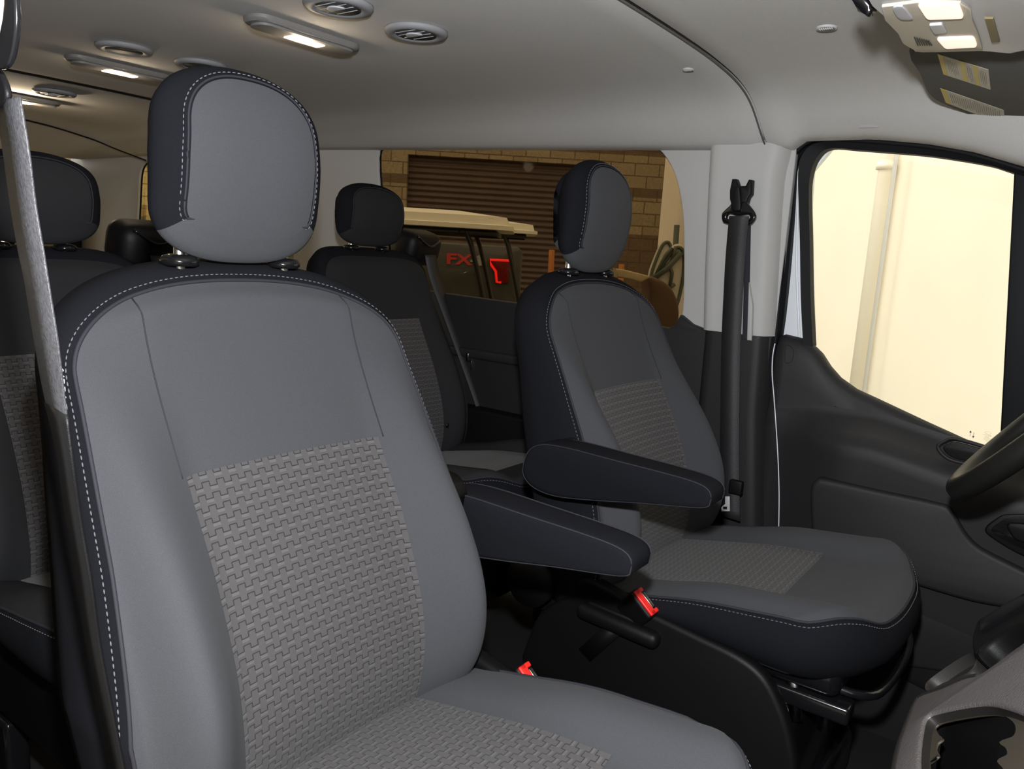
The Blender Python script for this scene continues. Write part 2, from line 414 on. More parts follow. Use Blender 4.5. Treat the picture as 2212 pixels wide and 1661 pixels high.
def seat_cushion(parent, O, W=.25, wide=.14, fr=.52, insert=True, low=-.60, x0=.06, dx=0., cover_m=None):
    k = W/.25
    def bound(u, v):
        xf = .540+.160*se(u, 2.6); x = x0+(xf-x0)*v
        return (u*W*ip(x, [.1, .3, .45, .6, .72], [.92, .99, 1.0, .985, .95]), x)
    def top(a, x):
        y = abs(a)/k; xf = .540+.160*se(min(1, y/.25), 2.6)
        h = zs_c(x)+(.018+.016*smst(.3, .48, x))*smst(.12, .195, y)*(1-.5*smst(.2, .252, y)**1.5)*(1-.75*smst(.6, .72, x))
        h -= .012*(1-smst(0, .03, xf-x))**2
        h -= .0035*math.exp(-((y-.147)/.004)**2)*(1-smst(.6, .68, x))
        return h
    def bot(a, x): return low-.022*smst(.3, .62, x)
    def place(h, a, b): return (O[0]+b+dx, O[1]+a, O[2]+h)
    rim = ((0, 0), (.06, .006), (.2, .014), (.45, .017), (.7, .010), (.9, -.006), (1, -.02))
    p = pillow(bound, top, bot, place, 40, 40, rim)
    cov = sub('cushion_cover', p['V'], p['F'], lambda f: True, cover_m or GREY, parent)
    side = mk('cushion_side', p['RV'], p['RF'], BLACKF, parent)
    nu, nv = 40, 40; path = []; path2 = []; K = p['K']
    for q in range(nu, nu+nv+nu+nv+1):
        i = q % K; a, b = p['per'][i]; nn = p['nr'][i]; h = top(a, b)*.955+bot(a, b)*.045
        path.append(place(h-.001, a+nn[0]*.007, b+nn[1]*.007)); path2.append(place(top(a, b)+.0002, a+nn[0]*.001, b+nn[1]*.001))
    mk('stitching', *dashes(path), STITCH, side); mk('piping', *seam_tube(path2, .0022, 7), PIPING, side)
    if insert:
        V = []; UV = []; ni, nj = 24, 30
        for j in range(nj+1):
            x = x0+.01+(fr-x0-.01)*j/nj
            for i in range(ni+1):
                y = (wide+.003)*k*(-1+2*i/ni); e = min(1., min(i, ni-i)/1.5, (nj-j)/1.5)
                V.append(place(top(y, x)+.0006+.0025*e, y, x)); UV.append((y, -x))
        n = ni+1; F = [(j*n+i, j*n+i+1, (j+1)*n+i+1, (j+1)*n+i) for j in range(nj) for i in range(ni)]
        mk('patterned_insert', V, F, WEAVE, parent, uv=UV, auto=False)

def armrest(parent, O, s):
    """s=+1: on the +Y side of the seat"""
    # side outline in (x,z), relative to O
    dz = -.028 if s > 0 else 0.
    out = [(x, z+dz) for x, z in [(.108, -.352), (.118, -.322), (.145, -.304), (.2, -.299), (.3, -.302), (.4, -.305), (.445, -.309), (.464, -.318), (.467, -.335), (.452, -.348), (.35, -.366), (.25, -.385), (.18, -.395), (.135, -.390), (.112, -.374)]]
    out = cr(out, 4, True); cx, czz = .29, -.345+dz; w = .068; rings = []
    for t, sc in ((-.5, .80), (-.47, .93), (-.38, .985), (-.2, 1.), (.2, 1.), (.38, .985), (.47, .93), (.5, .80)):
        ring = []
        for x, z in out:
            taper = 1-.12*smst(.2, .48, x)
            ring.append((O[0]-(.004 if s > 0 else .016)+cx+(x-cx)*(1-(1-sc)*.22), O[1]+s*(.296)+t*w*taper, O[2]+czz+(z-czz)*sc))
        rings.append(ring)
    a = mk('armrest', *loft(rings), BLACKF, parent)
    for t in (-.455, .455):
        pth = [(O[0]-(.004 if s > 0 else .016)+cx+(x-cx)*.992, O[1]+s*.296+t*1.01*w*(1-.12*smst(.2, .48, x)), O[2]+czz+(z-czz)*.955) for x, z in out]
        mk('seam', *tube(pth, .0011, 6, closed=True), PIPING, a)
    v, f = tube([(O[0]+.15, O[1]+s*.20, O[2]-.335), (O[0]+.15, O[1]+s*.27, O[2]-.335)], .035, 24)
    mk('pivot', v, f, PLAST, a)

def front_seat(label, Y, X, s):
    O = (0, 0, 1.018)
    t = thing('front_seat', label, 'seat', (X, Y, 0), 0, 'front bucket seats')
    backrest(t, O); headrest(t, O); seat_cushion(t, O); armrest(t, O, s)
    # plastic side valance on the inboard side
    yv = s*.262
    out = [(.17, -.60), (.20, -.555), (.26, -.56), (.33, -.575), (.43, -.588), (.50, -.597), (.545, -.615), (.575, -.65), (.60, -.70), (.615, -.76), (.60, -.83), (.12, -.83), (.10, -.68)]
    v, f = flat(cr(out, 4, True), (), .03, .010, lambda a, b, c: (a, yv-s*.008+c, 1.018+b))
    vl = mk('side_valance', v, f, PLAST, t, auto=40)
    v, f = box((.285, s*.272, .402), (.165, .036, .030), .012, (0, .05, 0))
    v2, f2 = box((.27, s*.268, .418), (.10, .012, .010), .004, (0, .05, 0))
    mk('valance_tray', *merge((v, f), (v2, f2)), PLAST, vl)
    mk('pivot_cover', *tube([(.085, s*.23, .42), (.085, s*.275, .42)], .05, 28), PLAST, t)
    # pedestal, pan and rails
    mk('seat_pan', *box((.40, 0, .398), (.50, .42, .06), .02), PLASTG, t)
    ped = mk('pedestal', *box((.33, 0, .17), (.52, .43, .34), .02), PLASTG, t)
    for q in (-1, 1):
        mk('seat_rail', *box((.37, q*.19, .352), (.60, .045, .03), .006), PLASTG, ped)
    mk('height_linkage', *merge(tube([(.56, s*.17, .40), (.575, s*.19, .37), (.585, s*.2, .31)], .014, 12), tube([(.62, s*.15, .40), (.625, s*.17, .36), (.63, s*.18, .30)], .012, 12)), CHROME_D, ped)
    mk('slide_bar', *tube(cr([(.52, -s*.17, .385), (.66, -s*.17, .375), (.70, -s*.10, .37), (.70, s*.10, .37), (.66, s*.17, .375), (.52, s*.17, .385)], 5), .008, 10), PLASTG, ped)
    mk('trim_ring', *box((.33, 0, .05), (.56, .46, .10), .02), PLASTG, ped)
    # buckle
    yb = s*.275
    bx, bz = (.334, .461) if s < 0 else (.318, .440)
    R = Euler((0, math.radians(40), 0)).to_matrix() @ Euler((math.radians(18), 0, 0)).to_matrix()
    def bl(sz, off, r):
        v, f = box(off, sz, r); return [tuple(R @ Vector(q)+Vector((bx, yb, bz))) for q in v], f
    b = mk('buckle', *bl((.056, .026, .075), (0, 0, -.038), .006), PLAST, t, auto=40)
    mk('release_button', *merge(bl((.050, .013, .006), (0, -.003, .002), .002), bl((.008, .018, .006), (-.021, .002, .002), .002), bl((.008, .018, .006), (.021, .002, .002), .002)), RED, b)
    mk('buckle_slot', *bl((.030, .006, .004), (0, .007, .001), .001), CHROME_D, b)
    mk('buckle_stalk', *belt([(bx-.045, yb, bz-.055), (bx-.11, yb, bz-.14)], (1, 0, -.6), .006, .03), PLAST, b)
    return t
CHROME_D = mat('dull_black_chrome', (.25, .25, .25), .22, 1.)
seatP = front_seat('nearest seat, large grey front seat with woven insert and raised headrest by the left belt', -.43, -.886, 1)
seatD = front_seat('farther grey front seat near the steering wheel, armrest across its woven insert', .43, -.880, -1)
# AIRBAG tag on the near seat's outer side
q_ = onY(131, 836, -.43-.2535); TGX, TGY, TGZ = q_[0]+.886, -.2545, q_[2]
mk('airbag_tag', *text_mesh('AIRBAG', .0125, lambda a, b, c: (TGX+.007+b*.9+a*.12, TGY-c, TGZ-a)), mat('tag_grey', (.45, .45, .47), .7), seatP)

# ------------------------------------------------------------------ rear seats
def rear_seat(label):
    O = (0, 0, 1.018)
    t = thing('rear_seat', label, 'seat', (0, 0, 0), 0, 'rear passenger seats')
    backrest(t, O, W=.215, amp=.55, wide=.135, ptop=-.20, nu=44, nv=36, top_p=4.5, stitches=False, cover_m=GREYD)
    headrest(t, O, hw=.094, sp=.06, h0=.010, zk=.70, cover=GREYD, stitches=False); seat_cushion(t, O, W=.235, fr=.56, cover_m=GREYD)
    # shoulder belt outlet on the +Y shoulder
    v, f = box((-.035, .245, .008+1.018), (.10, .150, .105), .034, (0, .25, 0), 4)
    g = mk('belt_outlet', v, f, PLAST, t)
    path = cr([(.016, .195, 1.018+.040), (.022, .245, 1.018+.012), (.016, .295, 1.018+.030)], 5)
    mk('belt_slot', *tube(path, .004, 8), PLASTG, g)
    mk('shoulder_belt', *belt(cr([(.015, .255, 1.005), (.035, .262, .93), (.10, .272, .80), (.19, .285, .62), (.25, .29, .50)], 4), (.10, 1, 0)), BELT, t)
    mk('belt_tongue', *merge(box((.175, .29, .70), (.012, .05, .028), .004), box((.185, .29, .675), (.004, .030, .03), .001)), CHROME_D, t)
    mk('knob', *lathe([(.0, .0), (.006, 0), (.007, .003), (.0, .006)], 12, (0, 0, 0)), PLASTG, t).matrix_local = Matrix.Translation((.24, .11, 1.018-.50)) @ Matrix.Rotation(PI/2, 4, 'Y')
    mk('seat_base', *box((.42, 0, .30), (.50, .38, .20), .03), PLAST, t)
    for a in (.25, .58):
        for b in (-.17, .17): mk('leg', *box((a, b, .10), (.05, .04, .20), .008), PLASTG, t)
    return t
def copy_tree(o, parent=None):
    c = o.copy(); COL.objects.link(c); c.parent = parent
    for ch in [q for q in o.children]: copy_tree(ch, c)
    return c
rs = rear_seat('dark second-row seat framed by the side window, with a small shade-toned headrest')
spots = [(-1.70, .557, None), (-1.675, -.345, 'dark second-row seat at the left edge, behind the pale shoulder strap'),
         (-2.55, -.345, 'third-row aisle seat showing its belt outlet beyond the left second-row seat'), (-3.38, -.345, 'rearmost aisle seat whose belt outlet tops the row of outlets'),
         ]
for i, (x, y, lb) in enumerate(spots):
    o = rs if i == 0 else copy_tree(rs)
    o.location = (x, y, 0.018 if y > 0 else -.012)
    if lb: o['label'] = lb

# ------------------------------------------------------------------ van shell
WY = .86
def ceil_prof(k=1.):                                      # half section (y,z)
    return cr([(0, 1.446), (.2, 1.445), (.40, 1.441), (.52, 1.434), (.60, 1.425), (.66, 1.412), (.715, 1.393), (.765, 1.368), (.80, 1.350), (.825, 1.341), (.86, 1.338)], 3)
def head(name, xs, drop=lambda x, y: 0., label='', th=.02):
    h = ceil_prof(); prof = [(-y, z) for y, z in h[::-1][:-1]]+h; rings = []
    for x in xs: rings.append([(x, y, z-drop(x, y)) for y, z in prof])
    v, f = loft(rings, closed=False, cap=False); n = len(v)
    v2 = [(a, b, c+th) for a, b, c in v]; f2 = [tuple(i+n for i in q[::-1]) for q in f]
    return struct(mk(name, v+v2, f+f2, HEADL, auto=False), label, 'ceiling')
def edge_drop(x, a, b, y=0):
    return .010*math.exp(-abs(x-a)/.008)*0+0
def smooth_xs(a, b, n): return list(np.linspace(a, b, n))
zf = lambda x, y: 0.
# the headliner lies in three mouldings with dark joints between them
def joint(xj):
    return lambda x, y: -.006*(math.exp(-((x-xj)/.004)**2))
EZ = lambda x, y: smst(.66, .85, abs(y))*(1.338-ip(x, [-4.0, -2.26, -.62], [1.372, 1.362, 1.319]))
head('ceiling', smooth_xs(-2.42, -.664, 60), lambda x, y: EZ(x, y)-.006*math.exp(-((x+.664)/.004)**2)-.006*math.exp(-((x+2.42)/.004)**2), 'grey fabric headliner above the passenger rows')
SL = sorted(XZ([(1650, 300), (1742, 300), (1772, 294), (1879, 300), (2006, 311), (2107, 329), (2212, 360), (2330, 392)], .865)); SEALX = [p[0] for p in SL]; SEALZ = [p[1]-.001 for p in SL]; SEALZ[0] = SEALZ[1] = 1.338
def cabdrop(x, y):
    t = smst(-.35, .75, x)
    ze = ip(x, SEALX, SEALZ) if x > -.60 else 1.319; return .20*t*t+(.03*t)+smst(.66, .85, abs(y))*max(0, 1.338-.23*t*t-.03*t-ze)-.006*math.exp(-((x+.656)/.004)**2)+.028*math.exp(-((abs(y)-.0)/.3)**2)*0
head('ceiling', smooth_xs(-.656, .62, 50), cabdrop, 'grey fabric headliner over the cab')
def reardrop(x, y):
    t = smst(-3.15, -4.05, x); return .085*t*(1-0*y)+.02*t*abs(y)
head('ceiling', smooth_xs(-4.05, -2.428, 40), lambda x, y: EZ(x, y)+.085*smst(3.2, 4.0, -x)*(1-.9*smst(.6, .85, abs(y)))-.006*math.exp(-((x+2.428)/.004)**2), 'rear headliner curving down to the back doors')
# dark joint lines
h = ceil_prof(); prof = [(-y, z) for y, z in h[::-1][:-1]]+h
for i, (xj, rr) in enumerate(((-.660, .0020), (-2.424, .0025))):
    struct(mk('trim_%d' % (i+1), *tube([(xj, y, z+.0015-EZ(xj, y)) for y, z in prof], rr, 8, up=(1, 0, 0)), mat('joint_grey', (.09, .088, .086), .8) if i == 0 else RUBBER))
hj = cr([(-3.42, -.7, 1.40), (-3.36, -.4, 1.425), (-3.33, 0, 1.432), (-3.36, .35, 1.430), (-3.42, .60, 1.405), (-3.40, .70, 1.375), (-3.30, .78, 1.335)], 6)
struct(mk('trim_3', *tube(hj, .003, 8, up=(1, 0, 0)), RUBBER))

# floor
struct(mk('floor', *box((-1.75, 0, -.02), (5.2, 1.78, .04)), CARPET, smooth=False), 'black floor mat of the van', 'floor')
# driver-side upper wall with its windows
w1 = XZ([(815, 340), (832, 318), (870, 312), (1100, 306), (1370, 305), (1420, 320), (1455, 370), (1472, 440), (1477, 520), (1476, 640), (1470, 690), (1452, 712), (1400, 705), (1130, 660), (960, 637), (880, 620), (850, 590), (826, 480)], WY)
w1 = cr(w1, 4, True)
w2 = rpoly([(-3.56, .90), (-2.42, .90), (-2.42, 1.335), (-3.50, 1.345)], .08)
outer = [(-4.15, .80), (-.64, .80), (-.60, 1.345), (-4.15, 1.36)]
bot1 = XZ([(1475, 678), (1530, 712), (1585, 722)], WY)
wl = struct(mk('wall_left', *slabY([(-4.15, .905)]+[(-2.02, .905), (-2.0, .86), (-.80, .84), (-.60, .84), (-.60, 1.345), (-.9, 1.375), (-4.15, 1.40)], WY, .02, .003, [w1, w2]), TRIML, auto=35), 'light grey upper side trim on the driver side around the windows', 'wall')
# thin black edge and panes
def pane(name, outline, Y, m, label, edge=.004):
    g = struct(mk(name, *slabY(outline, Y, .004, 0), m, smooth=False), label, 'window')
    v, f = tube([(a, Y-.004, b) for a, b in outline], edge, 8, closed=True); mk('window_seal', v, f, RUBBER, g)
    return g
pane('window_1', w1, WY+.018, TINT, 'dark tinted side window showing the block wall outside')
pane('window_2', w2, WY+.018, MT_RG, 'rear side window, a bright sliver beside the big headrest')
# lower dark panel, driver side
low = [(-4.15, .02), (-.60, .02), (-.60, .885), (-.74, .885)]+[q for q in XZ([(1530, 712), (1500, 700), (1476, 680), (1466, 700)], WY)]+[q for q in XZ([(1452, 708), (1400, 700), (1130, 655), (960, 632), (930, 627)], WY)]+[(-4.15, .905)]
struct(mk('trim_4', *slabY(low, WY-.022, .03, .006), TRIMD, auto=35), 'dark lower side trim below the driver-side windows', 'wall trim')
struct(mk('trim_6', *box((-2.4, WY-.025, .73), (3.1, .02, .030), .009), TRIMD), 'narrow dark ledge along the side panel', 'wall trim')
struct(mk('trim_7', *box((-2.5, WY-.04, .32), (3.3, .06, .50), .01), PLAST), 'black lower side panel behind the driver seat', 'wall trim')
# B pillar: light upper cover, dark lower cover
def pillar(name, left, right, z0, m, Yf=.815, label=''):
    # left/right: (x,z) polylines; bulging in Y across
    rings = []
    for (xl, zl), (xr, zr) in zip(left, right):
        r = []
        for t in np.linspace(0, 1, 15):
            x = xl+(xr-xl)*t; z = zl+(zr-zl)*t; e = min(t, 1-t); y = WY-(WY-Yf)*(1-(1-min(1, e/.16))**2.2)**.5
            r.append((x, y, z))
        rings.append(r)
    v, f = loft(rings, closed=False, cap=False); return struct(mk(name, v, f, m, auto=False), label, 'pillar')
def XZs(pts, Y, zs):
    q = XZ(pts, Y); q = sorted(q, key=lambda p: p[1]); return [(ip(z, [p[1] for p in q], [p[0] for p in q]), z) for z in zs]
PL = [(1530, 320), (1524, 450), (1518, 600), (1516, 712)]
PR = [(1706, 320), (1690, 380), (1684, 460), (1676, 600), (1668, 727), (1655, 900), (1655, 1140)]
zs = np.linspace(.885, 1.332, 16)
pillar('trim_8', XZs(PL, .84, zs), XZs(PR, .84, zs), 0, TRIML, label='light grey upper pillar cover carrying the driver belt')
zs = np.linspace(.30, .885, 18)
pillar('trim_9', [(x-.005, z) for x, z in XZs([(1528, 712), (1510, 900), (1500, 1140), (1500, 1400)], .84, zs)], XZs(PR+[(1662, 1300), (1668, 1500)], .84, zs), 0, TRIMD, .805, 'dark lower pillar cover behind the driver seat')
# passenger side: wall, pillar; open doorway beside the camera
pw = rpoly([(-3.46, .90), (-2.42, .90), (-2.42, 1.335), (-3.42, 1.345)], .08); pw1 = rpoly([(-2.0, .90), (-.95, .90), (-.95, 1.345), (-2.0, 1.345)], .09)
v, f = flat([(-4.15, .02), (-.62, .02), (-.62, 1.36), (-4.15, 1.38)], [pw, pw1], .03, .003, lambda a, b, c: (a, -WY-.01+c, b))
struct(mk('wall_right', v, f, TRIML, auto=35), 'passenger-side trim wall behind the open front door', 'wall')
for i, o in enumerate((pw, pw1)):
    v, f = flat(o, (), .004, 0, lambda a, b, c: (a, -WY-.012+c, b)); struct(mk('window_%d' % (i+4), v, f, TINT, smooth=False), 'tinted passenger-side window', 'window')
# rear wall with back doors
rw = [(-.86, .0), (.86, .0), (.86, 1.33), (-.86, 1.33)]; holes = [rpoly([(-.76, .78), (-.05, .78), (-.05, 1.26), (-.76, 1.26)], .06), rpoly([(.05, .78), (.74, .78), (.74, 1.26), (.05, 1.26)], .06)]
v, f = flat(rw, holes, .04, .004, lambda a, b, c: (-4.08+c, a, b)); struct(mk('wall_back', v, f, TRIMD, auto=35), 'dark rear doors of the van', 'wall')
for i, q in enumerate(holes):
    v, f = flat(q, (), .004, 0, lambda a, b, c: (-4.09+c, a, b)); struct(mk('window_%d' % (i+6), v, f, MT_RG, smooth=False), 'rear door window', 'window')
# roof and body skin (keeps the sky out)
struct(mk('wall_top', *box((-1.75, 0, 1.50), (4.8, 1.86, .02)), WHITE, smooth=False), 'white outer roof skin', 'roof')

# ------------------------------------------------------------------ driver door
DY = .875
door = struct(thing('door_1', 'driver door with dark moulded panel, armrest ledge, black window frame', 'door', (0, 0, 0)))
inner = [(1757, 748), (1752, 640), (1750, 520), (1748, 440), (1750, 385), (1764, 343), (1792, 321), (1850, 324), (1904, 328), (1968, 333), (2031, 340), (2133, 357), (2189, 374), (2330, 420)]
outerf = [(1738, 745), (1733, 640), (1731, 520), (1728, 432), (1728, 364), (1738, 333), (1762, 312), (1820, 303), (1879, 306), (1940, 312), (2006, 319), (2107, 338), (2180, 359), (2330, 402)]
A = [(p[0], DY-.012, p[1]) for p in cr(XZ(outerf, DY), 4)]; B = [(p[0], DY-.004, p[1]) for p in cr(XZ(inner, DY), 4)]
mk('window_frame', *ribbon(A, B, .03, (0, 1, 0)), RUBBER, door, auto=40)
# weatherstrip on the body side
A0 = [(2330, 394), (2212, 362), (2107, 331), (2006, 313), (1879, 302), (1772, 296), (1742, 302), (1718, 319), (1700, 342), (1691, 370), (1687, 450), (1680, 560), (1673, 680), (1664, 780), (1658, 860), (1660, 960), (1668, 1050), (1676, 1140), (1682, 1250)]
B0 = [(2330, 404), (2212, 372), (2107, 341), (2006, 322), (1879, 310), (1778, 304), (1756, 311), (1738, 325), (1724, 342), (1716, 370), (1712, 450), (1704, 560), (1692, 680), (1679, 770), (1671, 860), (1674, 960), (1680, 1050), (1682, 1140), (1688, 1250)]
A = [(p[0], .868, p[1]) for p in cr(XZ(A0, .868), 3)]; B = [(p[0], .885, p[1]) for p in cr(XZ(B0, .88), 3)]
seal = mk('trim_10', *ribbon(A, B, .02, (0, 1, 0)), RUBBER, auto=40); struct(seal, 'black rubber door seal on the pillar', 'seal')
struct(mk('trim_11', *tube([((a[0]+b[0])/2, .868, (a[2]+b[2])/2) for a, b in zip(A, B)], .0065, 10, up=(0, 1, 0)), RUBBER), 'rounded lip of the door seal', 'seal')
# white painted door edge, seen between the seal and the frame
wp = XZ([(1800, 300), (1745, 302), (1700, 330), (1690, 500), (1676, 700), (1663, 800), (1663, 1000), (1672, 1250), (1688, 1250), (1685, 1100), (1683, 950), (1680, 860), (1683, 760), (1700, 732), (1745, 742), (1760, 742), (1756, 600), (1753, 440), (1758, 370), (1800, 320)], .91)
mk('painted_edge', *slabY(wp, .905, .02, .003), WHITE, door, auto=40)
wpr = XZ([(1728, 380), (1724, 450), (1722, 520), (1722, 600), (1726, 700), (1727, 735)], .905)
mk('edge_flange', *tube([(a, .903, b) for a, b in cr(wpr, 4)], .003, 8, up=(0, 1, 0)), WHITE, door)
tl_ = cr([onY(*p, .800) for p in [(1674, 742), (1669, 770), (1668, 810), (1672, 860), (1677, 930), (1681, 1000), (1683, 1070), (1682, 1145)]], 4)
mk('edge_flange', *tube(tl_, .0013, 6, up=(0, 1, 0)), WHITE, door)
# divider bar and quarter glass
dv = XZ([(2190, 372), (2212, 378), (2230, 384)], DY)
dv = XZ([(2191, 370), (2250, 385), (2225, 980), (2160, 955)], DY)
mk('window_divider', *slabY(dv, DY-.004, .024, .004), RUBBER, door, auto=40)
gl = XZ([(1735, 310), (2400, 420), (2400, 1160), (2110, 985), (1900, 900), (1790, 820), (1745, 760)], DY)
struct(mk('window_3', *slabY(gl, DY+.012, .004, 0), CLEAR, smooth=False), 'driver door glass with a bright wall behind', 'window')
# door trim panel as a swept section
sill = XZ([(1684, 728), (1697, 724), (1735, 733), (1758, 748), (1772, 762), (1790, 790), (1812, 815), (1850, 842), (1900, 865), (2000, 912), (2110, 962), (2212, 1010), (2400, 1100)], DY)
sill = sorted(sill); sx = [p[0] for p in sill]; szz = [p[1] for p in sill]
led = XZ([(1690, 912), (1760, 912), (1900, 935), (2060, 990), (2212, 1040), (2400, 1105)], .83); lx = [p[0] for p in led]; lz = [p[1] for p in led]
rings = []; xs = sorted(set(list(np.linspace(sx[0], .55, 46))+sx))
for x in xs:
    zs_ = ip(x, sx, szz); zl = ip(x, lx, lz); e = smst(sx[0], sx[0]+.05, x); D = .012+.060*smst(sx[0]+.01, sx[0]+.22, x); o = .008*(1-smst(sx[0], sx[0]+.012, x))
    sec = [(.905, zs_-.004), (.880, zs_+.002), (.868, zs_-.003), (.858, zs_-.018), (.852, zs_-.045), (.850, (zs_+zl)/2-.01), (.850, zl+.040), (.848, zl+.028), (.840, zl+.018), (.85-D*.55, zl-.006), (.85-D*.9, zl-.024), (.85-D, zl-.040), (.85-D, zl-.06), (.85-D*.95, zl-.11), (.85-D*.85, zl-.2), (.85-D*.7, zl-.34), (.85-D*.6, zl-.5), (.86, zl-.56), (.905, zl-.56)]
    rings.append([(x, y+o, z) for y, z in sec])
v, f = loft(rings, closed=True); mk('door_panel', v, f, TRIMD, door, auto=50)
# raised map pocket
pk = [(1752, 1135), (1750, 1060), (1762, 1036), (1790, 1036), (1900, 1060), (2020, 1085), (2055, 1100), (2085, 1150), (2120, 1185), (2212, 1232), (2300, 1280), (2300, 1360), (2212, 1322), (2100, 1300), (1990, 1268), (1880, 1235), (1760, 1215)]
mk('map_pocket', *slabY(cr(XZ(pk, .772), 3, True), .768, .05, .010), TRIMD, door, auto=40)
mk('map_pocket_base', *slabY(cr(XZ([(1760, 1225), (1990, 1275), (2212, 1330), (2300, 1350), (2300, 1480), (1760, 1400)], .79), 3, True), .80, .05, .010), TRIMD, door, auto=40)
# recessed ledge cup, inner handle
cup = XZ([(2030, 962), (2045, 948), (2070, 944), (2150, 968), (2175, 985), (2130, 1003), (2085, 996), (2050, 985)], .83)
v, f = tube([(a, .806-.0*a, b) for a, b in cr(cup, 5, True)], .004, 8, closed=True, up=(0, 1, 0)); mk('grip_cup_rim', v, f, TRIMD, door)
cup2 = [(np.mean([p[0] for p in cup])+(a-np.mean([p[0] for p in cup]))*.82, np.mean([p[1] for p in cup])+(b-np.mean([p[1] for p in cup]))*.75) for a, b in cup]
mk('grip_cup', *slabY(cr(cup2, 4, True), .804, .01, .002), PLAST, door, auto=40)
hd = XZ([(2128, 1143), (2150, 1120), (2185, 1108), (2300, 1122), (2300, 1230), (2212, 1200), (2150, 1165)], .785)
hb_ = mk('handle_bezel', *slabY(cr(hd, 4, True), .776, .02, .004), PLAST, door, auto=40)
hd2 = XZ([(2142, 1143), (2160, 1127), (2190, 1117), (2300, 1130), (2300, 1215), (2212, 1185), (2160, 1160)], .78)
mk('handle_recess', *slabY(cr(hd2, 4, True), .7745, .02, .001), PLASTG, door, auto=40)
mk('door_handle', *slabY(cr(XZ([(2182, 1128), (2300, 1150), (2300, 1200), (2212, 1172), (2188, 1160)], .775), 4, True), .770, .012, .004), PLAST, door, auto=40)
tg = XZ([(1697, 746), (1700, 744), (1713, 750), (1714, 768), (1708, 784), (1694, 785)], .848)
v, f = tube([(a, .8495, b) for a, b in rpoly(tg, .008)], .0008, 6, closed=True, up=(0, 1, 0)); mk('screw_cover', v, f, PIPING, door)
# etched marks on the glass
dark = mat('etched_mark', (.03, .03, .03), .6)
def arrow(px, py, up):
    c = onY(px, py, DY+.011); s = .0055*(1 if up else -1)
    P = [(-.0022, 0), (.0022, 0), (0, s*.9)]; v = [(c[0]+a, c[1]-.001, c[2]+b+s*.3) for a, b in P]+[(c[0]+a, c[1], c[2]+b+s*.3) for a, b in P]
    t = box((c[0], c[1]-.0005, c[2]-s*.4), (.0006, .001, abs(s)*1.4)); return merge((v, [(0, 1, 2), (5, 4, 3), (0, 1, 4, 3), (1, 2, 5, 4), (2, 0, 3, 5)]), t)
wm = mk('window_marking', *merge(arrow(2096, 936, True), arrow(2103, 940, False)), dark, door, smooth=False)
c = onY(2134, 935, DY+.010); lg = []
lg.append(tube([(c[0]+.006*math.cos(a), c[1], c[2]+.0022*math.sin(a)) for a in np.linspace(0, 2*PI, 25)[:-1]], .0002, 4, closed=True, up=(0, 1, 0)))
for k in range(6): lg.append(box((c[0]+(k % 2)*.001, c[1], c[2]-.005-.0024*k), (.016-.004*(k % 3), .0004, .0006)))
mk('window_marking', *merge(*lg), mat('faint_etching', (.62, .52, .36), .6), door, smooth=False)
# kick area ahead of/below the door, dark
struct(mk('trim_12', *box((-.1, .86, .20), (1.0, .06, .42), .01), TRIMD, auto=35), 'dark sill and kick panel under the driver door', 'trim')

# ------------------------------------------------------------------ driver belt on the pillar
bt = thing('seat_belt', 'black shoulder belt hanging from a ring on the light pillar by the driver seat', 'seat belt', tuple(onY(1600, 470, .80)), 0, 'front shoulder belts')
BL = Vector(bt.location)
def rel(p): return tuple(Vector(p)-BL)
def bp(px, py, Y): return rel(onY(px, py, Y))
# bracket: forked top, hub, loop
fork = [(1583, 387), (1592, 387), (1597, 402), (1612, 402), (1619, 388), (1626, 389), (1624, 420), (1618, 428), (1610, 455), (1600, 457), (1585, 454), (1578, 430), (1578, 412)]
v, f = slabY(XZ(fork, .792), .785, .024, .004); mk('adjuster_bracket', [rel(q) for q in v], f, PLAST, bt, auto=40)
ring_o = [(1578, 446), (1585, 440), (1612, 436), (1618, 440), (1632, 458), (1635, 470), (1628, 482), (1618, 486), (1572, 484), (1563, 476), (1562, 463), (1568, 455)]
ring_i = [(1574, 466), (1580, 462), (1596, 466), (1612, 464), (1621, 464), (1622, 472), (1612, 475), (1576, 474)]
v, f = slabY(cr(XZ(ring_o, .79), 3, True), .779, .012, .004, [cr(XZ(ring_i, .79), 3, True)]); mk('belt_ring', [rel(q) for q in v], f, PLASTG, bt, auto=40)
v, f = slabY(cr(XZ([(1590, 408), (1601, 404), (1604, 412), (1606, 450), (1600, 458), (1588, 456), (1584, 440)], .79), 3, True), .772, .012, .004); mk('ring_hub', [rel(q) for q in v], f, PLAST, bt, auto=40)
wpth = [onY(1597, 467, .7765), onY(1595, 480, .777), onY(1588, 560, .79), onY(1583, 650, .79), onY(1579, 740, .785), onY(1577, 850, .77), onY(1576, 980, .76), onY(1578, 1120, .75)]
mk('webbing', *belt([rel(q) for q in cr(wpth, 5)], (1, -.12, 0), .0016, .050), BELT, bt)
v, f = slabY(XZ([(1609, 486), (1619, 486), (1614, 735), (1603, 733)], .803), .803, .012, .002); mk('belt_slot', [rel(q) for q in v], f, PIPING, bt, auto=40)
v, f = slabY(XZ([(1617, 610), (1625, 660), (1623, 736), (1613, 735)], .80), .799, .014, .003); mk('slot_lip', [rel(q) for q in v], f, TRIML, bt, auto=40)
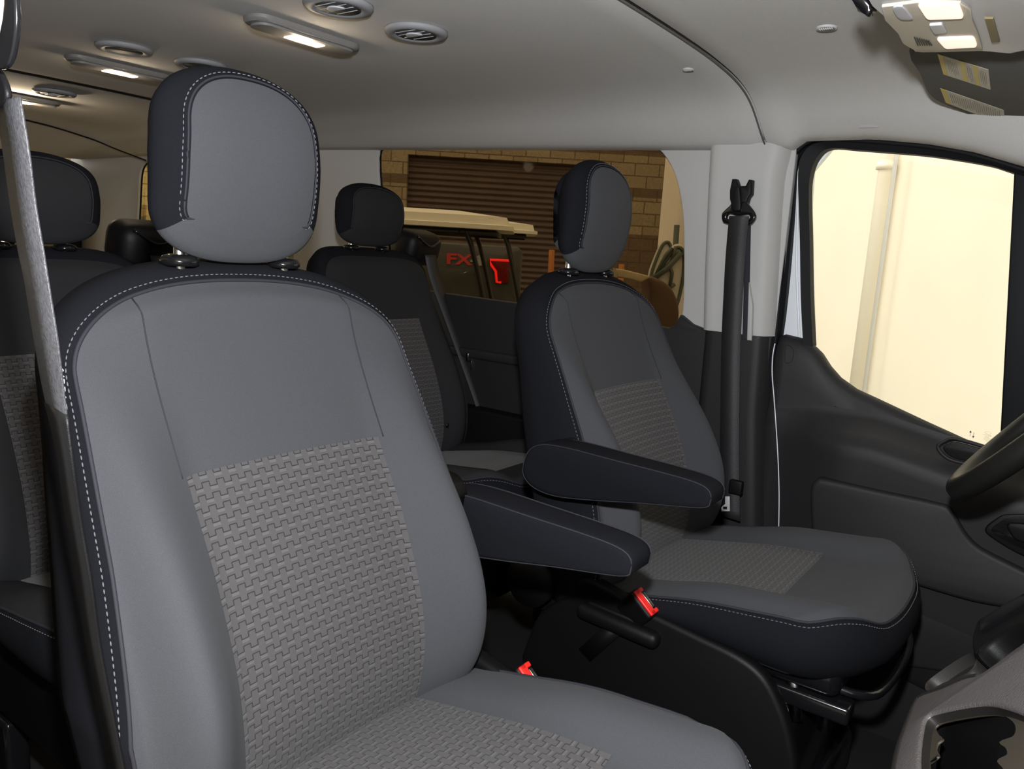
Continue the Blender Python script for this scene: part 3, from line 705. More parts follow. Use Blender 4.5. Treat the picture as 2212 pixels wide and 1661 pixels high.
# tongue hanging low
c = onY(1590, 1052, .74)
v, f = box(tuple(c), (.032, .016, .034), .004); tn = mk('tongue_cover', [rel(q) for q in v], f, PLAST, bt, auto=40)
tp = XZ([(1567, 1072), (1576, 1072), (1577, 1104), (1559, 1104), (1558, 1096), (1567, 1088)], .73); th = XZ([(1562, 1094), (1571, 1094), (1571, 1100), (1562, 1100)], .73)
v, f = slabY(tp, .728, .003, .0005, [th]); mk('metal_tongue', [rel(q) for q in v], f, TONGUE, tn, auto=40)

# passenger belt, close to the camera
pb = thing('seat_belt', 'grey shoulder strap with black ring running down the left edge, nearest the camera', 'seat belt', tuple(onY(10, 200, -.80)), 0, 'front shoulder belts')
PBm = mat('flash_lit_webbing', (.031, .031, .035), .55, noise=.85, nscale=330, bump=.8, bscale=330)  # upper strap in a flash-lit tone, paler than the shaded lower part
BL = Vector(pb.location)
pts = [onY(16, 215, -.795), onY(22, 250, -.795), onY(36, 337, -.793), onY(49, 438, -.79), onY(66, 539, -.788), onY(79, 610, -.786), onY(98, 728, -.783), onY(117, 856, -.778), onY(140, 983, -.774), onY(158, 1111, -.768), onY(180, 1239, -.763), onY(201, 1387, -.757), onY(246, 1614, -.748), onY(272, 1740, -.744)]
wv = [(1, -.07, 0)]*5+[(1, -.09, 0)]*2+[(1, -.13, 0)]+[(1, -.22, 0)]*6
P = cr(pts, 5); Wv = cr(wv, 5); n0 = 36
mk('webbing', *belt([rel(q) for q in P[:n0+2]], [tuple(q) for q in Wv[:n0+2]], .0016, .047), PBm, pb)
mk('shaded_strap', *belt([rel(q) for q in P[n0:]], [tuple(q) for q in Wv[n0:]], .0030, .049), PLAST, pb)  # lower strap painted black for the shade on it, not a real sleeve
v, f = slabY(cr(XZ([(18, -60), (34, -40), (40, 40), (35, 100), (24, 138), (6, 150), (-20, 140), (-24, 60), (8, 50), (16, 0)], -.80), 3, True), -.802, .004, .0015); mk('adjuster_bracket', [rel(q) for q in v], f, PLASTG, pb, auto=40)
v, f = slabY(cr(XZ([(-40, 150), (8, 148), (26, 172), (36, 205), (30, 228), (6, 240), (-40, 246)], -.79), 3, True), -.797, .005, .002); mk('belt_ring', [rel(q) for q in v], f, PLAST, pb, auto=40)
# its pillar, at the very edge
pz = cr([onY(8, -60, -.815), onY(6, 40, -.815), onY(-30, 200, -.82), onY(-80, 500, -.82), onY(-80, 900, -.82), onY(-80, 1300, -.82), onY(-70, 1500, -.82), onY(-60, 1700, -.82)], 4)
struct(mk('trim_13', *ribbon(pz, [(p[0]-.16, p[1]-.03, p[2]) for p in pz], .02, (0, -1, 0)), TRIML), 'pale passenger-side pillar edge', 'pillar')

# ------------------------------------------------------------------ ceiling fittings
def zc(x, y):
    h_ = ceil_prof(); return ip(abs(y), [p[0] for p in h_], [p[1] for p in h_])
def vent(loc, label, open_=True):
    t = thing('ceiling_vent', label, 'vent', loc, 0, 'round ceiling vents')
    mk('ring', *lathe([(.037, -.001), (.040, -.0045), (.047, -.006), (.055, -.0045), (.059, .0), (.059, .004)], 40), VENTR, t)
    mk('inner_wall', *lathe([(.038, -.004), (.037, .012), (.001, .012)], 32), VENTD, t)
    if open_:
        for k in range(4):
            y = -.024+.016*k; L = math.sqrt(.036**2-y*y)*1.9
            mk('slat', *box((0, y, -.002), (L, .012, .0022), .001, (.35, 0, 0)), VENTS, t)
        mk('thumb_tab', *flat([(.018*math.cos(a), .010+.020*math.sin(a)) for a in np.linspace(PI, 2*PI, 14)], (), .003, .001, lambda a, b, c: (a, b-.01, -.0055+c)), VENTS, t)
    else:
        mk('closed_disc', *lathe([(.0, -.0015), (.031, -.0015), (.0345, .0005), (.0345, .003)], 32), VENTR, t)
    return t
def dome(loc, label):
    t = thing('dome_light', label, 'light', loc, 0, 'dome lights along the ceiling')
    ol = rpoly([(-.034, -.125), (.034, -.125), (.034, .125), (-.034, .125)], .045, 8)
    il = rpoly([(-.026, -.112), (.026, -.112), (.026, .112), (-.026, .112)], .030, 8)
    def ringz(P, z): return [(a, b, z) for a, b in P]
    mk('housing', *loft([ringz(ol, .002), ringz(ol, -.004), ringz([(a*.90, b*.965) for a, b in ol], -.009), ringz(il, -.010), ringz(il, -.014), ringz([(a*.8, b*.95) for a, b in il], -.015)]), LAMPH, t, auto=40)
    mk('lens', *box((.002, 0, -.0152), (.026, .078, .004), .001), LIT, t)
    o = lamp('dome_light_glow', 'POINT', (0, 0, -.032), .5, (1, .80, .56), .02); o.parent = t
    return t
vspots = [(on('Z', 1.440, 731, 14), 'large round vent at the top edge, beside the nearest dome light', True), (on('Z', 1.440, 899, 71), 'round vent with open slats right of the nearest dome light', True),
          (on('Z', 1.440, 268, 106), 'closed round vent just above the middle dome light', False), (on('Z', 1.440, 434, 141), 'closed round vent partly hidden by the big headrest', False),
          (on('Z', 1.438, 118, 201), 'small far vent above the back rows', True)]
vs_ = {}
for p, lb, op in vspots:
    if op not in vs_: vs_[op] = vent(tuple(p), lb, op); continue
    o = copy_tree(vs_[op]); o.location = tuple(p); o['label'] = lb
d0 = None
for (px, py), lb in (((657, 71), 'lit dome light nearest the camera, next to open vents'), ((258, 145), 'lit dome light in the middle, between two closed vents'), ((38, 209), 'far dome light half hidden by the belt ring')):
    p = on('Z', 1.438, px, py); p[1] = 0 if px > 600 else p[1]
    if d0 is None: d0 = dome(tuple(on('Z', 1.438, px, py)), lb)
    else:
        o = copy_tree(d0); o.location = tuple(on('Z', 1.438, px, py)); o['label'] = lb
        if px < 100:
            for c_ in o.children:
                if c_.type == 'LIGHT': c_.data = c_.data.copy(); c_.data.energy = 3.5
def onC(px, py):
    Z = 1.43
    for _ in range(12): p = on('Z', Z, px, py); Z = zc(p[0], p[1])-cabdrop(p[0], p[1])*(p[0] > -.66)
    return p
def clip(px, py, lb, r=.018, ell=True, Z=1.43):
    p = onC(px, py)-np.array([0, 0, .0005]); t = tag(mk('headliner_clip', *merge(lathe([(r*.7, -.001), (r, -.003), (r*1.08, .001), (r*1.08, .004)], 24), lathe([(0, -.001), (r*.75, -.001), (r*.75, .003)], 20), *[box((-.6*r+.2*r*k, 0, -.002), (.0016, r*1.1, .002)) for k in range(7)]), TRIML, loc=tuple(p)), lb, 'clip', 'headliner fixings'); return t
clip(1786, 60, 'small ribbed round speaker grille in the cab headliner', .016)
clip(1487, 150, 'plain small round plug near the headliner joint', .011, Z=1.425)
def badge(px, py, Y, lb, w=.055, h=.014, rot=0.):
    c = onY(px, py, Y); v, f = box((0, 0, 0), (w, .004, h), .0018, (.62, 0, 0)); return tag(mk('grab_handle_cover', v, f, TRIML, loc=tuple(c)), lb, 'cover', 'small covers on the headliner side')
badge(1877, 269, .787, 'small oblong cover above the driver window', .040, .014)
badge(701, 277, .775, 'small oblong cover beside the big headrest, high on the side', .05, .014)

# ------------------------------------------------------------------ overhead console and visor
oc = thing('overhead_console', 'beige overhead console with two lit map lamps above the dashboard', 'console', tuple(on('Z', 1.37, 2050, 50)))
BL = Vector(oc.location); CZ = 1.333
def cz2(px, py, z): return rel(on('Z', z, px, py))
co = [(1868, -60), (1872, 0), (1900, 30), (1935, 62), (1968, 104), (1990, 115), (2120, 112), (2170, 116), (2212, 112), (2420, 60), (2420, -160), (1870, -160)]
co = [on('Z', CZ, *p) for p in cr(co, 3, True)]; cen = np.mean(co, axis=0)
R0 = [rel((q[0], q[1], CZ+.012)) for q in co]; R1 = [rel((q[0], q[1], CZ+.004)) for q in co]; R2 = [rel((cen[0]+(q[0]-cen[0])*.97, cen[1]+(q[1]-cen[1])*.97, CZ)) for q in co]
Rt = [rel((cen[0]+(q[0]-cen[0])*1.0, cen[1]+(q[1]-cen[1])*1.0, 1.385)) for q in co]
mk('console_body', *loft([Rt, R0, R1, R2]), CONSG, oc, auto=40)
def cplate(name, pts, z, m, th=.003, par=None, k=3):
    q = [on('Z', z, *p) for p in pts]; q = [(a[0], a[1]) for a in (cr(q, k, True) if k > 1 else q)]
    v, f = flat(q, (), th, th*.3, lambda a, b, c: (a, b, z+c)); return mk(name, [rel(p) for p in v], f, m, par or oc, auto=40)
fp = cplate('face_plate', [(1905, 12), (2075, 4), (2100, 40), (2121, 98), (2105, 104), (1972, 104), (1940, 70)], CZ-.002, CONSL, .004, k=2)
cplate('map_lamp_lens', rpoly([(1981, 8), (2070, 4), (2083, 38), (2003, 41)], 8, 4), CZ-.005, LIT2, .003, fp, 1)
cplate('map_lamp_lens', rpoly([(2022, 82), (2104, 79), (2112, 100), (2042, 104)], 7, 4), CZ-.005, LIT2, .003, fp, 1)
cplate('switch', rpoly([(2006, 52), (2036, 50), (2046, 69), (2018, 71)], 4, 3), CZ-.005, CONSG, .004, fp, 1)
cplate('microphone_grille', [(1930, 14), (1950, 12), (1964, 28), (1972, 40), (1945, 40), (1932, 26)], CZ-.0045, VENTS, .003, fp, 2)
for k in range(7):
    x0 = 1974+k*5; cplate('microphone_slot', [(x0, 80+k*1.2), (x0+2.4, 80+k*1.2), (x0+10, 98), (x0+7.6, 99)], CZ-.0045, DASHB, .0012, fp, 1)
cplate('side_slot', [(2127, 38), (2146, 38), (2160, 88), (2142, 90)], CZ-.0015, mat('slot_olive', (.16, .125, .06), .6), .003, None, 1)
hk = [on('Z', 1.350, 1848, -14), on('Z', 1.345, 1868, 10), on('Z', 1.335, 1884, 26)]
mk('glasses_hinge', *tube([rel(q) for q in hk], [.006, .009, .006], 12), PLASTG, oc)
hb0 = on('Z', 1.362, 1858, 2)
# visor
vz = thing('sun_visor', 'dark grey driver sun visor with yellow and white warning labels', 'visor', (-.05, .55, 1.375))
BL = Vector(vz.location)
VO = [(1962, 118), (1985, 160), (2000, 195), (2018, 215), (2060, 235), (2130, 264), (2212, 298), (2330, 352), (2420, 250), (2380, 120), (2150, 108), (2010, 108)]
# visor plane slopes down towards the windscreen
def vpl(px, py, off=0.):
    n = np.array([.10, .0, 1.0]); n /= np.linalg.norm(n); p0 = np.array([-.28, .5, 1.366-off]); d = ray(px, py); return CAM+d*(np.dot(p0-CAM, n)/np.dot(d, n))
nv_ = np.array([.10, 0, 1.]); nv_ /= np.linalg.norm(nv_)
q = cr([vpl(*p) for p in VO], 3, True); cen = np.mean(q, axis=0)
def sc(p, s, o): return rel(tuple(cen+(np.array(p)-cen)*s+nv_*o))
mk('visor_pad', *loft([[sc(p, .97, .016) for p in q], [sc(p, 1.0, .012) for p in q], [sc(p, 1.0, .005) for p in q], [sc(p, .985, .001) for p in q], [sc(p, .97, 0) for p in q]]), VISOR, vz, auto=60)
def vlabel(name, quad, m, off=.0008, par=None):
    P = [vpl(*p, off=off) for p in quad]; P2 = [p+nv_*.0006 for p in P]
    return mk(name, [rel(p) for p in P+P2], [(0, 1, 2, 3), (7, 6, 5, 4), (0, 1, 5, 4), (1, 2, 6, 5), (2, 3, 7, 6), (3, 0, 4, 7)], m, par or vz, smooth=False)
def lerp(a, b, t): return (a[0]+(b[0]-a[0])*t, a[1]+(b[1]-a[1])*t)
def labelset(q4, bands, lines):
    tl, tr, br, bl = q4; lab = vlabel('warning_label', q4, PAPER)
    for a, b in bands: vlabel('yellow_band', [lerp(tl, tr, a), lerp(tl, tr, b), lerp(bl, br, b), lerp(bl, br, a)], YEL, .0016, lab)
    P = []; F = []
    for a, n in lines:
        for k in range(n):
            t = a+.018*k*2; u0, u1 = .10+random.random()*.12, .72+random.random()*.2
            A0_, A1_ = lerp(tl, tr, t), lerp(bl, br, t); B0_, B1_ = lerp(tl, tr, t+.010), lerp(bl, br, t+.010)
            qd = [lerp(A0_, A1_, u0), lerp(B0_, B1_, u0), lerp(B0_, B1_, u1), lerp(A0_, A1_, u1)]; i = len(P); P += [rel(vpl(*p, off=.0017)) for p in qd]; F.append((i, i+1, i+2, i+3))
    mk('print_lines', P, F, INK, lab, smooth=False)
labelset([(2025, 117), (2135, 151), (2140, 194), (2038, 161)], [(0, .10), (.42, .52), (.69, .78)], [(.16, 6), (.56, 3), (.82, 4)])
labelset([(2031, 191), (2168, 238), (2172, 271), (2043, 222)], [(0, .09)], [(.13, 23)])
mk('visor_rod', *tube([rel(p) for p in (vpl(2180, 118, -.01), vpl(2215, 128, -.01), vpl(2300, 150, -.01))], .005, 8), PLASTG, vz)

# ------------------------------------------------------------------ steering wheel
sw = thing('steering_wheel', 'black steering wheel rim entering at the right edge', 'steering wheel', tuple(onY(2330, 900, .43)-np.array([.022, 0, -.008])))
ax = Vector((-.50, 0, .40)).normalized(); e1 = Vector((0, 1, 0)); e2 = ax.cross(e1).normalized(); RW = .19
def wp_(a, r=RW, o=0.): return e1*(math.cos(a)*r)+e2*(math.sin(a)*r)+ax*o
mk('rim', *tube([wp_(a) for a in np.linspace(0, 2*PI, 65)[:-1]], .0185, 16, closed=True, up=tuple(ax)), WHEELM, sw)
mk('hub', *loft([[wp_(a, r*(1+.12*math.cos(2*a)), o) for a in np.linspace(0, 2*PI, 33)[:-1]] for r, o in ((.05, -.07), (.085, -.05), (.09, -.02), (.075, -.004), (.03, .0))]), WHEELM, sw)
for a0 in (0.1, PI-.1, -PI/2-.35, -PI/2+.35):
    d = wp_(a0); mk('spoke', *ribbon([d*.35+wp_(a0+PI/2, .024, -.03), d*.98+wp_(a0+PI/2, .016, -.002)], [d*.35+wp_(a0-PI/2, .024, -.03), d*.98+wp_(a0-PI/2, .016, -.002)], .012, ax), mat('spoke_metal_grey', (.25, .24, .22), .4), sw)
mk('column', *tube([ax*-.05, ax*-.35], .045, 20), PLAST, sw)

# ------------------------------------------------------------------ dashboard lower console with cup holders
dc = thing('center_console', 'grained grey lower console with cup holders at the bottom right corner', 'console', tuple(on('Z', .50, 2150, 1560)))
BL = Vector(dc.location)
DYc = (-.26, .125)                                        # lateral extent
pn = np.array([-.81, 0, .586]); pp0 = np.array([-.10, 0, .50])
def onP(px, py, off=0.):
    d = ray(px, py); p0 = pp0-pn*off; return CAM+d*(np.dot(p0-CAM, pn)/np.dot(d, pn))
sd = np.array([.586, 0, .81])                             # up-slope direction
def pl2(px, py): p = onP(px, py)-pp0; return (float(np.dot(p, sd)), float(p[1]))
def pl3(a, b, c): return rel(tuple(pp0+sd*a+np.array([0, b, 0])+pn*c))
face = [(1925, 1700), (1938, 1620), (1958, 1560), (1975, 1518), (1990, 1500), (2040, 1482), (2085, 1462), (2115, 1455), (2150, 1432), (2200, 1395), (2300, 1330), (2500, 1235), (2500, 1800), (1930, 1900)]
hole = [(1990, 1700), (1984, 1640), (1990, 1580), (2000, 1548), (2030, 1535), (2110, 1520), (2160, 1524), (2230, 1550), (2330, 1600), (2400, 1680), (2380, 1740), (2000, 1790)]
face2 = cr([pl2(*p) for p in face], 4, True); hole2 = cr([pl2(*p) for p in hole], 4, True)
v, f = flat(face2, [hole2], .016, .005, lambda a, b, c: pl3(a, b, c-.008)); mk('grained_top', v, f, DASH, dc, auto=40)
hc = np.mean(hole2, axis=0)
def ins(P, s): return [(hc[0]+(a-hc[0])*s, hc[1]+(b-hc[1])*s) for a, b in P]
def pl2d(px, py, off): p = onP(px, py, off)-pp0; return (float(np.dot(p, sd)), float(p[1]))
rg = [[pl3(a, b, d) for a, b in ins(hole2, s)] for s, d in ((1.0, -.004), (.99, -.009), (.975, -.013))]
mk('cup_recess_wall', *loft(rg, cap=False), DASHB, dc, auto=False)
scal = [(2016, 1561), (2027, 1548), (2057, 1535), (2112, 1529), (2155, 1536), (2188, 1556), (2196, 1574), (2188, 1591), (2161, 1602), (2175, 1615), (2176, 1630), (2156, 1642), (2170, 1661), (2180, 1700), (2100, 1745), (2010, 1735), (1986, 1700), (1992, 1655), (2008, 1640), (2025, 1632), (2019, 1617), (2024, 1604), (2034, 1595), (2024, 1586), (2018, 1574)]
sc_ = cr([pl2d(px, py, .013) for px, py in scal], 4, True); sm = np.mean(sc_, axis=0)
mk('tray_floor', *flat(ins(hole2, .98), [sc_], .003, .001, lambda a, b, c: pl3(a, b, c-.0145)), mat('window_lit_tray_floor', (.055, .046, .034), .5, spec=.4), dc, auto=40)  # warm tone paints the window light falling on the ledge
rg = [[tuple(Vector(pl3(sm[0]+(a-sm[0])*k, sm[1]+(b-sm[1])*k, -.0135))+Vector((0, 0, -d))) for a, b in sc_] for k, d in ((1.0, 0), (.995, .006), (.985, .05), (.96, .10))]
v, f = loft(rg, cap=False); f.append(tuple(range(len(v)-len(sc_), len(v)))); mk('cup_holder', v, f, PLAST, dc, auto=60)
c0 = onP(2077, 1585, .045); mk('cup_grip_tab', *box(rel(tuple(c0)), (.014, .015, .040), .004, (0, .3, 0)), PLAST, dc)
edge = cr([onP(*p) for p in face[:8]], 4)
mk('side_skirt', *ribbon([rel(tuple(p)) for p in edge], [rel((p[0]+.02, p[1]+.01, p[2]-.45)) for p in edge], .004, (1, 0, 0)), DASHB, dc, auto=False)
mk('rounded_edge', *tube([rel((p[0]+.004, p[1]-.002, p[2]-.004)) for p in edge], .007, 12), DASHB, dc)
pk_ = [(2003, 1478), (2030, 1455), (2075, 1425), (2104, 1412), (2112, 1425), (2104, 1445), (2085, 1460), (2040, 1478), (2006, 1494)]
pf = cr([pl2(*p) for p in pk_], 4, True); hc2 = np.mean(pf, axis=0)
pr = [[pl3(hc2[0]+(a-hc2[0])*s, hc2[1]+(b-hc2[1])*s, d) for a, b in pf] for s, d in ((1.10, -.012), (1.06, .0), (1.0, .002), (.94, -.004), (.88, -.020), (.5, -.024))]
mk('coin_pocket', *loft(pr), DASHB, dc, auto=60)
# black gear/handbrake tray rising behind the console
tr_ = [(2112, 1400), (2118, 1375), (2132, 1352), (2212, 1305), (2420, 1200), (2420, 1290), (2212, 1372), (2150, 1408), (2128, 1432), (2116, 1425)]
t2 = cr([pl2(*p) for p in tr_], 3, True)
v, f = flat(t2, (), .05, .008, lambda a, b, c: pl3(a, b, c-.012)); mk('shifter_surround', v, f, PLAST, dc, auto=40)
t3 = [pl2(*p) for p in [(2135, 1362), (2205, 1318), (2420, 1215), (2420, 1240), (2212, 1345), (2140, 1385)]]
v, f = flat(t3, (), .01, .002, lambda a, b, c: pl3(a, b, c+.012)); mk('gloss_insert', v, f, PLASTG, dc, auto=40)
# dashboard body further forward and windscreen, outside the frame to the right but closing the cab
dashp = [(.30, .0), (.30, .45), (.30, .66), (.34, .82), (.40, .90), (.62, .93), (.75, .0)]
v, f = loft([[(a, y, b) for a, b in dashp] for y in (-.84, .80)]); struct(mk('wall_front', v, f, TRIMD, auto=30), 'dark dashboard body at the front of the cab', 'dashboard')
v, f = loft([[(.62+.0, y, .93), (.60, y, 1.30), (.61, y, 1.30), (.63, y, .93)] for y in (-.84, .84)]); struct(mk('window_8', v, f, glass('light_cutting_windscreen_glass', (.18, .18, .17), .3), smooth=False), 'windscreen', 'window')  # out of view, glass darkened to hold down ambient light in the cab
struct(mk('trim_14', *box((.615, 0, 1.36), (.04, 1.72, .14), .01), TRIMD), 'windscreen header', 'trim')

# ------------------------------------------------------------------ outside: yard frame (lat to the right, dep along the view heading)
H2 = np.array([-math.sin(YAW), math.cos(YAW), 0]); R2 = np.array([math.cos(YAW), math.sin(YAW), 0]); GZ = -.65
def G(lat, dep, z): q = np.array([CAM[0], CAM[1], 0])+R2*lat+H2*dep; return (q[0], q[1], z)
def LZ(px, py, dep):
    d = ray(px, py); k = dep/np.dot(d, H2); p = CAM+d*k; return float(np.dot(p-CAM, R2)), float(p[2])
RZ = YAW
def yard(name, label, cat, lat, dep, z=GZ, group=None, rz=RZ):
    return thing(name, label, cat, G(lat, dep, z), rz, group)     # local x = lat, y = dep
def brick_mat():
    m = bpy.data.materials.new('split_face_block'); m.use_nodes = True; t = NT(m); b = t.n['Principled BSDF']; b.inputs['Roughness'].default_value = .9
    tc = t.node('ShaderNodeTexCoord'); sp = t.node('ShaderNodeSeparateXYZ'); t.l.new(tc.outputs['Object'], sp.inputs[0])
    cb = t.node('ShaderNodeCombineXYZ'); t.l.new(sp.outputs[0], cb.inputs[0]); t.l.new(t.m('ADD', sp.outputs[2], .02), cb.inputs[1])
    br = t.node('ShaderNodeTexBrick'); t.l.new(cb.outputs[0], br.inputs['Vector']); br.inputs['Scale'].default_value = 1; br.inputs['Brick Width'].default_value = .4; br.inputs['Row Height'].default_value = .2
    br.inputs['Mortar Size'].default_value = .010; br.inputs['Color1'].default_value = (.33, .265, .165, 1); br.inputs['Color2'].default_value = (.42, .345, .22, 1); br.inputs['Mortar'].default_value = (.17, .13, .08, 1)
    nz = t.node('ShaderNodeTexNoise'); nz.inputs['Scale'].default_value = 28; nz.inputs['Detail'].default_value = 5; t.l.new(tc.outputs['Object'], nz.inputs['Vector'])
    z = sp.outputs[2]
    def band(a, b_): return t.m('MULTIPLY', t.m('GREATER_THAN', z, a), t.m('LESS_THAN', z, b_))
    bands = t.m('MAXIMUM', t.m('MAXIMUM', band(2.04, 2.17), band(2.70, 2.90)), t.m('LESS_THAN', z, 1.44))
    c = t.mix(t.m('MULTIPLY', bands, .72), br.outputs[0], (.11, .065, .04, 1))
    c2 = t.node('ShaderNodeMix', data_type='RGBA', blend_type='MULTIPLY'); c2.inputs[0].default_value = .75; t.l.new(c, c2.inputs[6]); t.l.new(t.mix(nz.outputs[0], (.35, .35, .35, 1), (1.4, 1.4, 1.4, 1)), c2.inputs[7])
    t.l.new(c2.outputs[2], b.inputs['Base Color'])
    bp = t.node('ShaderNodeBump'); bp.inputs['Strength'].default_value = .8; bp.inputs['Distance'].default_value = .02; t.l.new(nz.outputs[0], bp.inputs['Height']); t.l.new(bp.outputs[0], b.inputs['Normal'])
    return m
YARD = mat('yard_concrete', (.38, .35, .29), .9, noise=.2, nscale=3)
struct(mk('ground', *box((-4, 6, GZ-.05), (70, 60, .1)), YARD, smooth=False), 'concrete yard outside the van', 'ground')
D1 = 13.2
dl = LZ(881, 333, D1); dr = LZ(1300, 358, D1); ce = LZ(1437, 350, D1)
W = [(-14, GZ-0), (dl[0], GZ), (dl[0], dl[1]), (dr[0], dl[1]), (dr[0], GZ), (ce[0], GZ), (ce[0], 7.2), (-14, 7.2)]
v, f = flat(W, (), .3, 0, lambda a, b, c: (a, c+.15, b)); bw = struct(mk('wall_outside', v, f, brick_mat(), smooth=False), 'tan block wall with brown courses across the yard', 'wall')
bw.location = G(0, D1, 0); bw.rotation_euler = (0, 0, RZ)
rows = []
for z in np.arange(GZ, dl[1]+.1, .012):
    y = .12+.014*math.sin(2*PI*z/.095); rows.append([(dl[0]-.02, y, z), (dr[0]+.02, y, z)])
v, f = loft(rows, closed=False, cap=False); rd = struct(mk('door_2', v, f, mat('brown_rollup_door', (.10, .068, .055), .55, noise=.2, nscale=2), auto=False), 'dark brown corrugated roll-up door in the block wall', 'door')
rd.location = G(0, D1, 0); rd.rotation_euler = (0, 0, RZ)
# beige building wall running towards the van
STUC = mat('beige_stucco', (.92, .87, .76), .9, noise=.04, nscale=1.5, bump=.2, bscale=40)
bl = 2.62
v, f = flat([(-2, GZ), (40, GZ), (40, 7.2), (-2, 7.2)], (), .2, 0, lambda a, b, c: (bl+.1+c, a, b)); sw2 = struct(mk('wall_outside', v, f, STUC, smooth=False), 'sunny beige rendered wall outside the driver window', 'wall')
sw2.location = G(0, 0, 0); sw2.rotation_euler = (0, 0, RZ)
def pdep(px, lat): return lat*FPX/(px-IW/2)*.985
dd = pdep(1845, bl-.07)
dp = yard('downspout', 'cream downspout with bracket on the beige wall outside', 'pipe', bl-.07, dd)
mk('pipe', *tube([(0, 0, 0), (0, 0, 6)], .050, 20), STUC, dp)
mk('bracket', *merge(lathe([(.05, 0), (.066, 0), (.066, .05), (.05, .05)], 24, (0, 0, LZ(1830, 352, dd)[1]-GZ-.03)), box((.04, .09, LZ(1830, 352, dd)[1]-GZ-.01), (.06, .09, .03), .004)), STUC, dp)
tag(mk('conduit', *tube([(0, 0, 0), (0, 0, 6.6)], .014, 12), mat('pale_conduit', (.75, .76, .78), .4), loc=G(bl-.03-.07, dd*.965, GZ)), 'thin white conduit running down beside the downspout', 'pipe')
# golf carts
CREAM = mat('cream_roof_plastic', (.88, .86, .72), .5); DKG = mat('dark_cart_body', (.03, .035, .03), .35); TYRE = mat('tyre', (.02, .02, .02), .9)
SEATT = mat('tan_cart_seat', (.50, .40, .22), .7); STEEL = mat('black_frame_tube', (.015, .015, .015), .35)
def golf_cart(label, lat_r, dep, zr):
    t = yard('golf_cart', label, 'golf cart', lat_r-.9, dep, GZ, 'golf carts outside'); zt = zr-GZ
    def rr(k, z, ex): return [(a*1.0*k+ex, b*k, z) for a, b in rpoly([(-.92, -.58), (.90, -.58), (.90, .58), (-.92, .58)], .12)]
    mk('roof', *loft([rr(.985, zt-.10, 0), rr(1.0, zt-.10, 0), rr(1.0, zt-.075, 0), rr(.97, zt-.07, 0), rr(.955, zt-.025, 0), [(x*.985-(.20 if x > .5 else 0), y*.93, zt) for x, y, z in rr(.9, 0, 0)]]), CREAM, t, auto=30)
    mk('roof_rail', *tube([(-.85, -.5, zt-.12), (.80, -.5, zt-.12), (.80, .5, zt-.12), (-.85, .5, zt-.12)], .018, 8, closed=True), STEEL, t)
    for s in (-1, 1):
        mk('roof_strut', *tube(cr([(.58, s*.5, zt-.12), (.66, s*.5, zt-.2), (.86, s*.5, .95), (.92, s*.5, .6)], 4), .016, 8), STEEL, t)
        mk('roof_strut', *tube([(-.75, s*.5, zt-.12), (-.80, s*.5, .7)], .016, 8), STEEL, t)
    mk('body', *merge(box((0, 0, .32), (2.2, 1.1, .14), .04), box((1.0, 0, .55), (.4, 1.05, .45), .12), box((-.75, 0, .52), (.7, 1.1, .35), .08)), DKG, t, auto=40)
    mk('seat', *merge(box((-.35, 0, .74), (.55, 1.0, .14), .05), box((-.66, 0, 1.02), (.12, 1.0, .45), .05, (0, -.15, 0))), SEATT, t, auto=40)
    mk('steering_column', *tube([(.72, -.2, .7), (.38, -.2, 1.08)], .02, 8), STEEL, t)
    mk('windscreen', *box((.75, 0, 1.25), (.006, .95, .62), 0, (0, -.28, 0)), CLEAR, t, smooth=False)
    for a in (-.75, .8):
        for s in (-1, 1): mk('wheel', *tube([(a, s*.42, .24), (a, s*.58, .24)], .24, 24), TYRE, t, auto=40)
    return t
a1 = LZ(1108, 497, 4.6); golf_cart('golf cart with long cream roof in front of the roll-up door', a1[0], 5.18, LZ(1000, 488, 4.6)[1]+.09)
a2 = LZ(1162, 503, 6.4); golf_cart('farther golf cart, only its cream roof tip and struts showing', a2[0], 7.0, LZ(1140, 502, 6.4)[1]+.09)
# pickup truck
TRK = mat('truck_paint', (.055, .058, .05), .3, clear=.4); tz = LZ(1050, 529, 9.0)
pt = yard('pickup_truck', 'dark grey pickup bed side with red and grey badge and red tail lamp', 'truck', LZ(1128, 560, 9.0)[0], 9.0)
zb = tz[1]-GZ
so = [(0, .55), (0, zb-.05), (-.06, zb), (-2.6, zb), (-2.6, .55), (-1.75, .55), (-1.70, .80), (-1.55, .98), (-1.35, 1.04), (-1.15, .98), (-1.0, .80), (-.95, .55)]
def tb(Y0, Y1): return flat(so, (), Y1-Y0, .02, lambda a, b, c: (a, (Y0+Y1)/2+c, b))
mk('bed_side', *tb(0, .12), TRK, pt, auto=35); mk('bed_side', *tb(1.85, 1.97), TRK, pt, auto=35)
mk('tailgate', *box((-.05, .98, zb-.35), (.08, 1.72, .62), .02), TRK, pt); mk('bed_floor', *box((-1.3, .98, .78), (2.6, 1.8, .1), .01), TRK, pt)
mk('cab', *loft([[(x, y, z) for x, z in [(-2.62, .5), (-2.62, zb), (-2.75, 2.0), (-3.9, 2.0), (-4.6, zb), (-5.9, zb-.1), (-6.0, .5)]] for y in (.05, 1.92)]), TRK, pt, auto=20)
arch = [(-1.35+.46*math.cos(a), -.012, .62+.46*math.sin(a)) for a in np.linspace(0, PI, 20)]; mk('arch_trim', *tube(arch, .022, 8, up=(0, 1, 0)), TRK, pt)
for a in (-1.35, -5.0):
    for y in (.02, 1.7): mk('wheel', *tube([(a, y, .40), (a, y+.25, .40)], .40, 28), TYRE, pt, auto=40)
def TL(px, py):
    l, z = LZ(px, py, 8.98); return (l-LZ(1128, 560, 9.0)[0], z-GZ)
LENS = mat('tail_lamp_red', (.50, .01, .008), .2, emis=(1, .03, .02), es=.5)
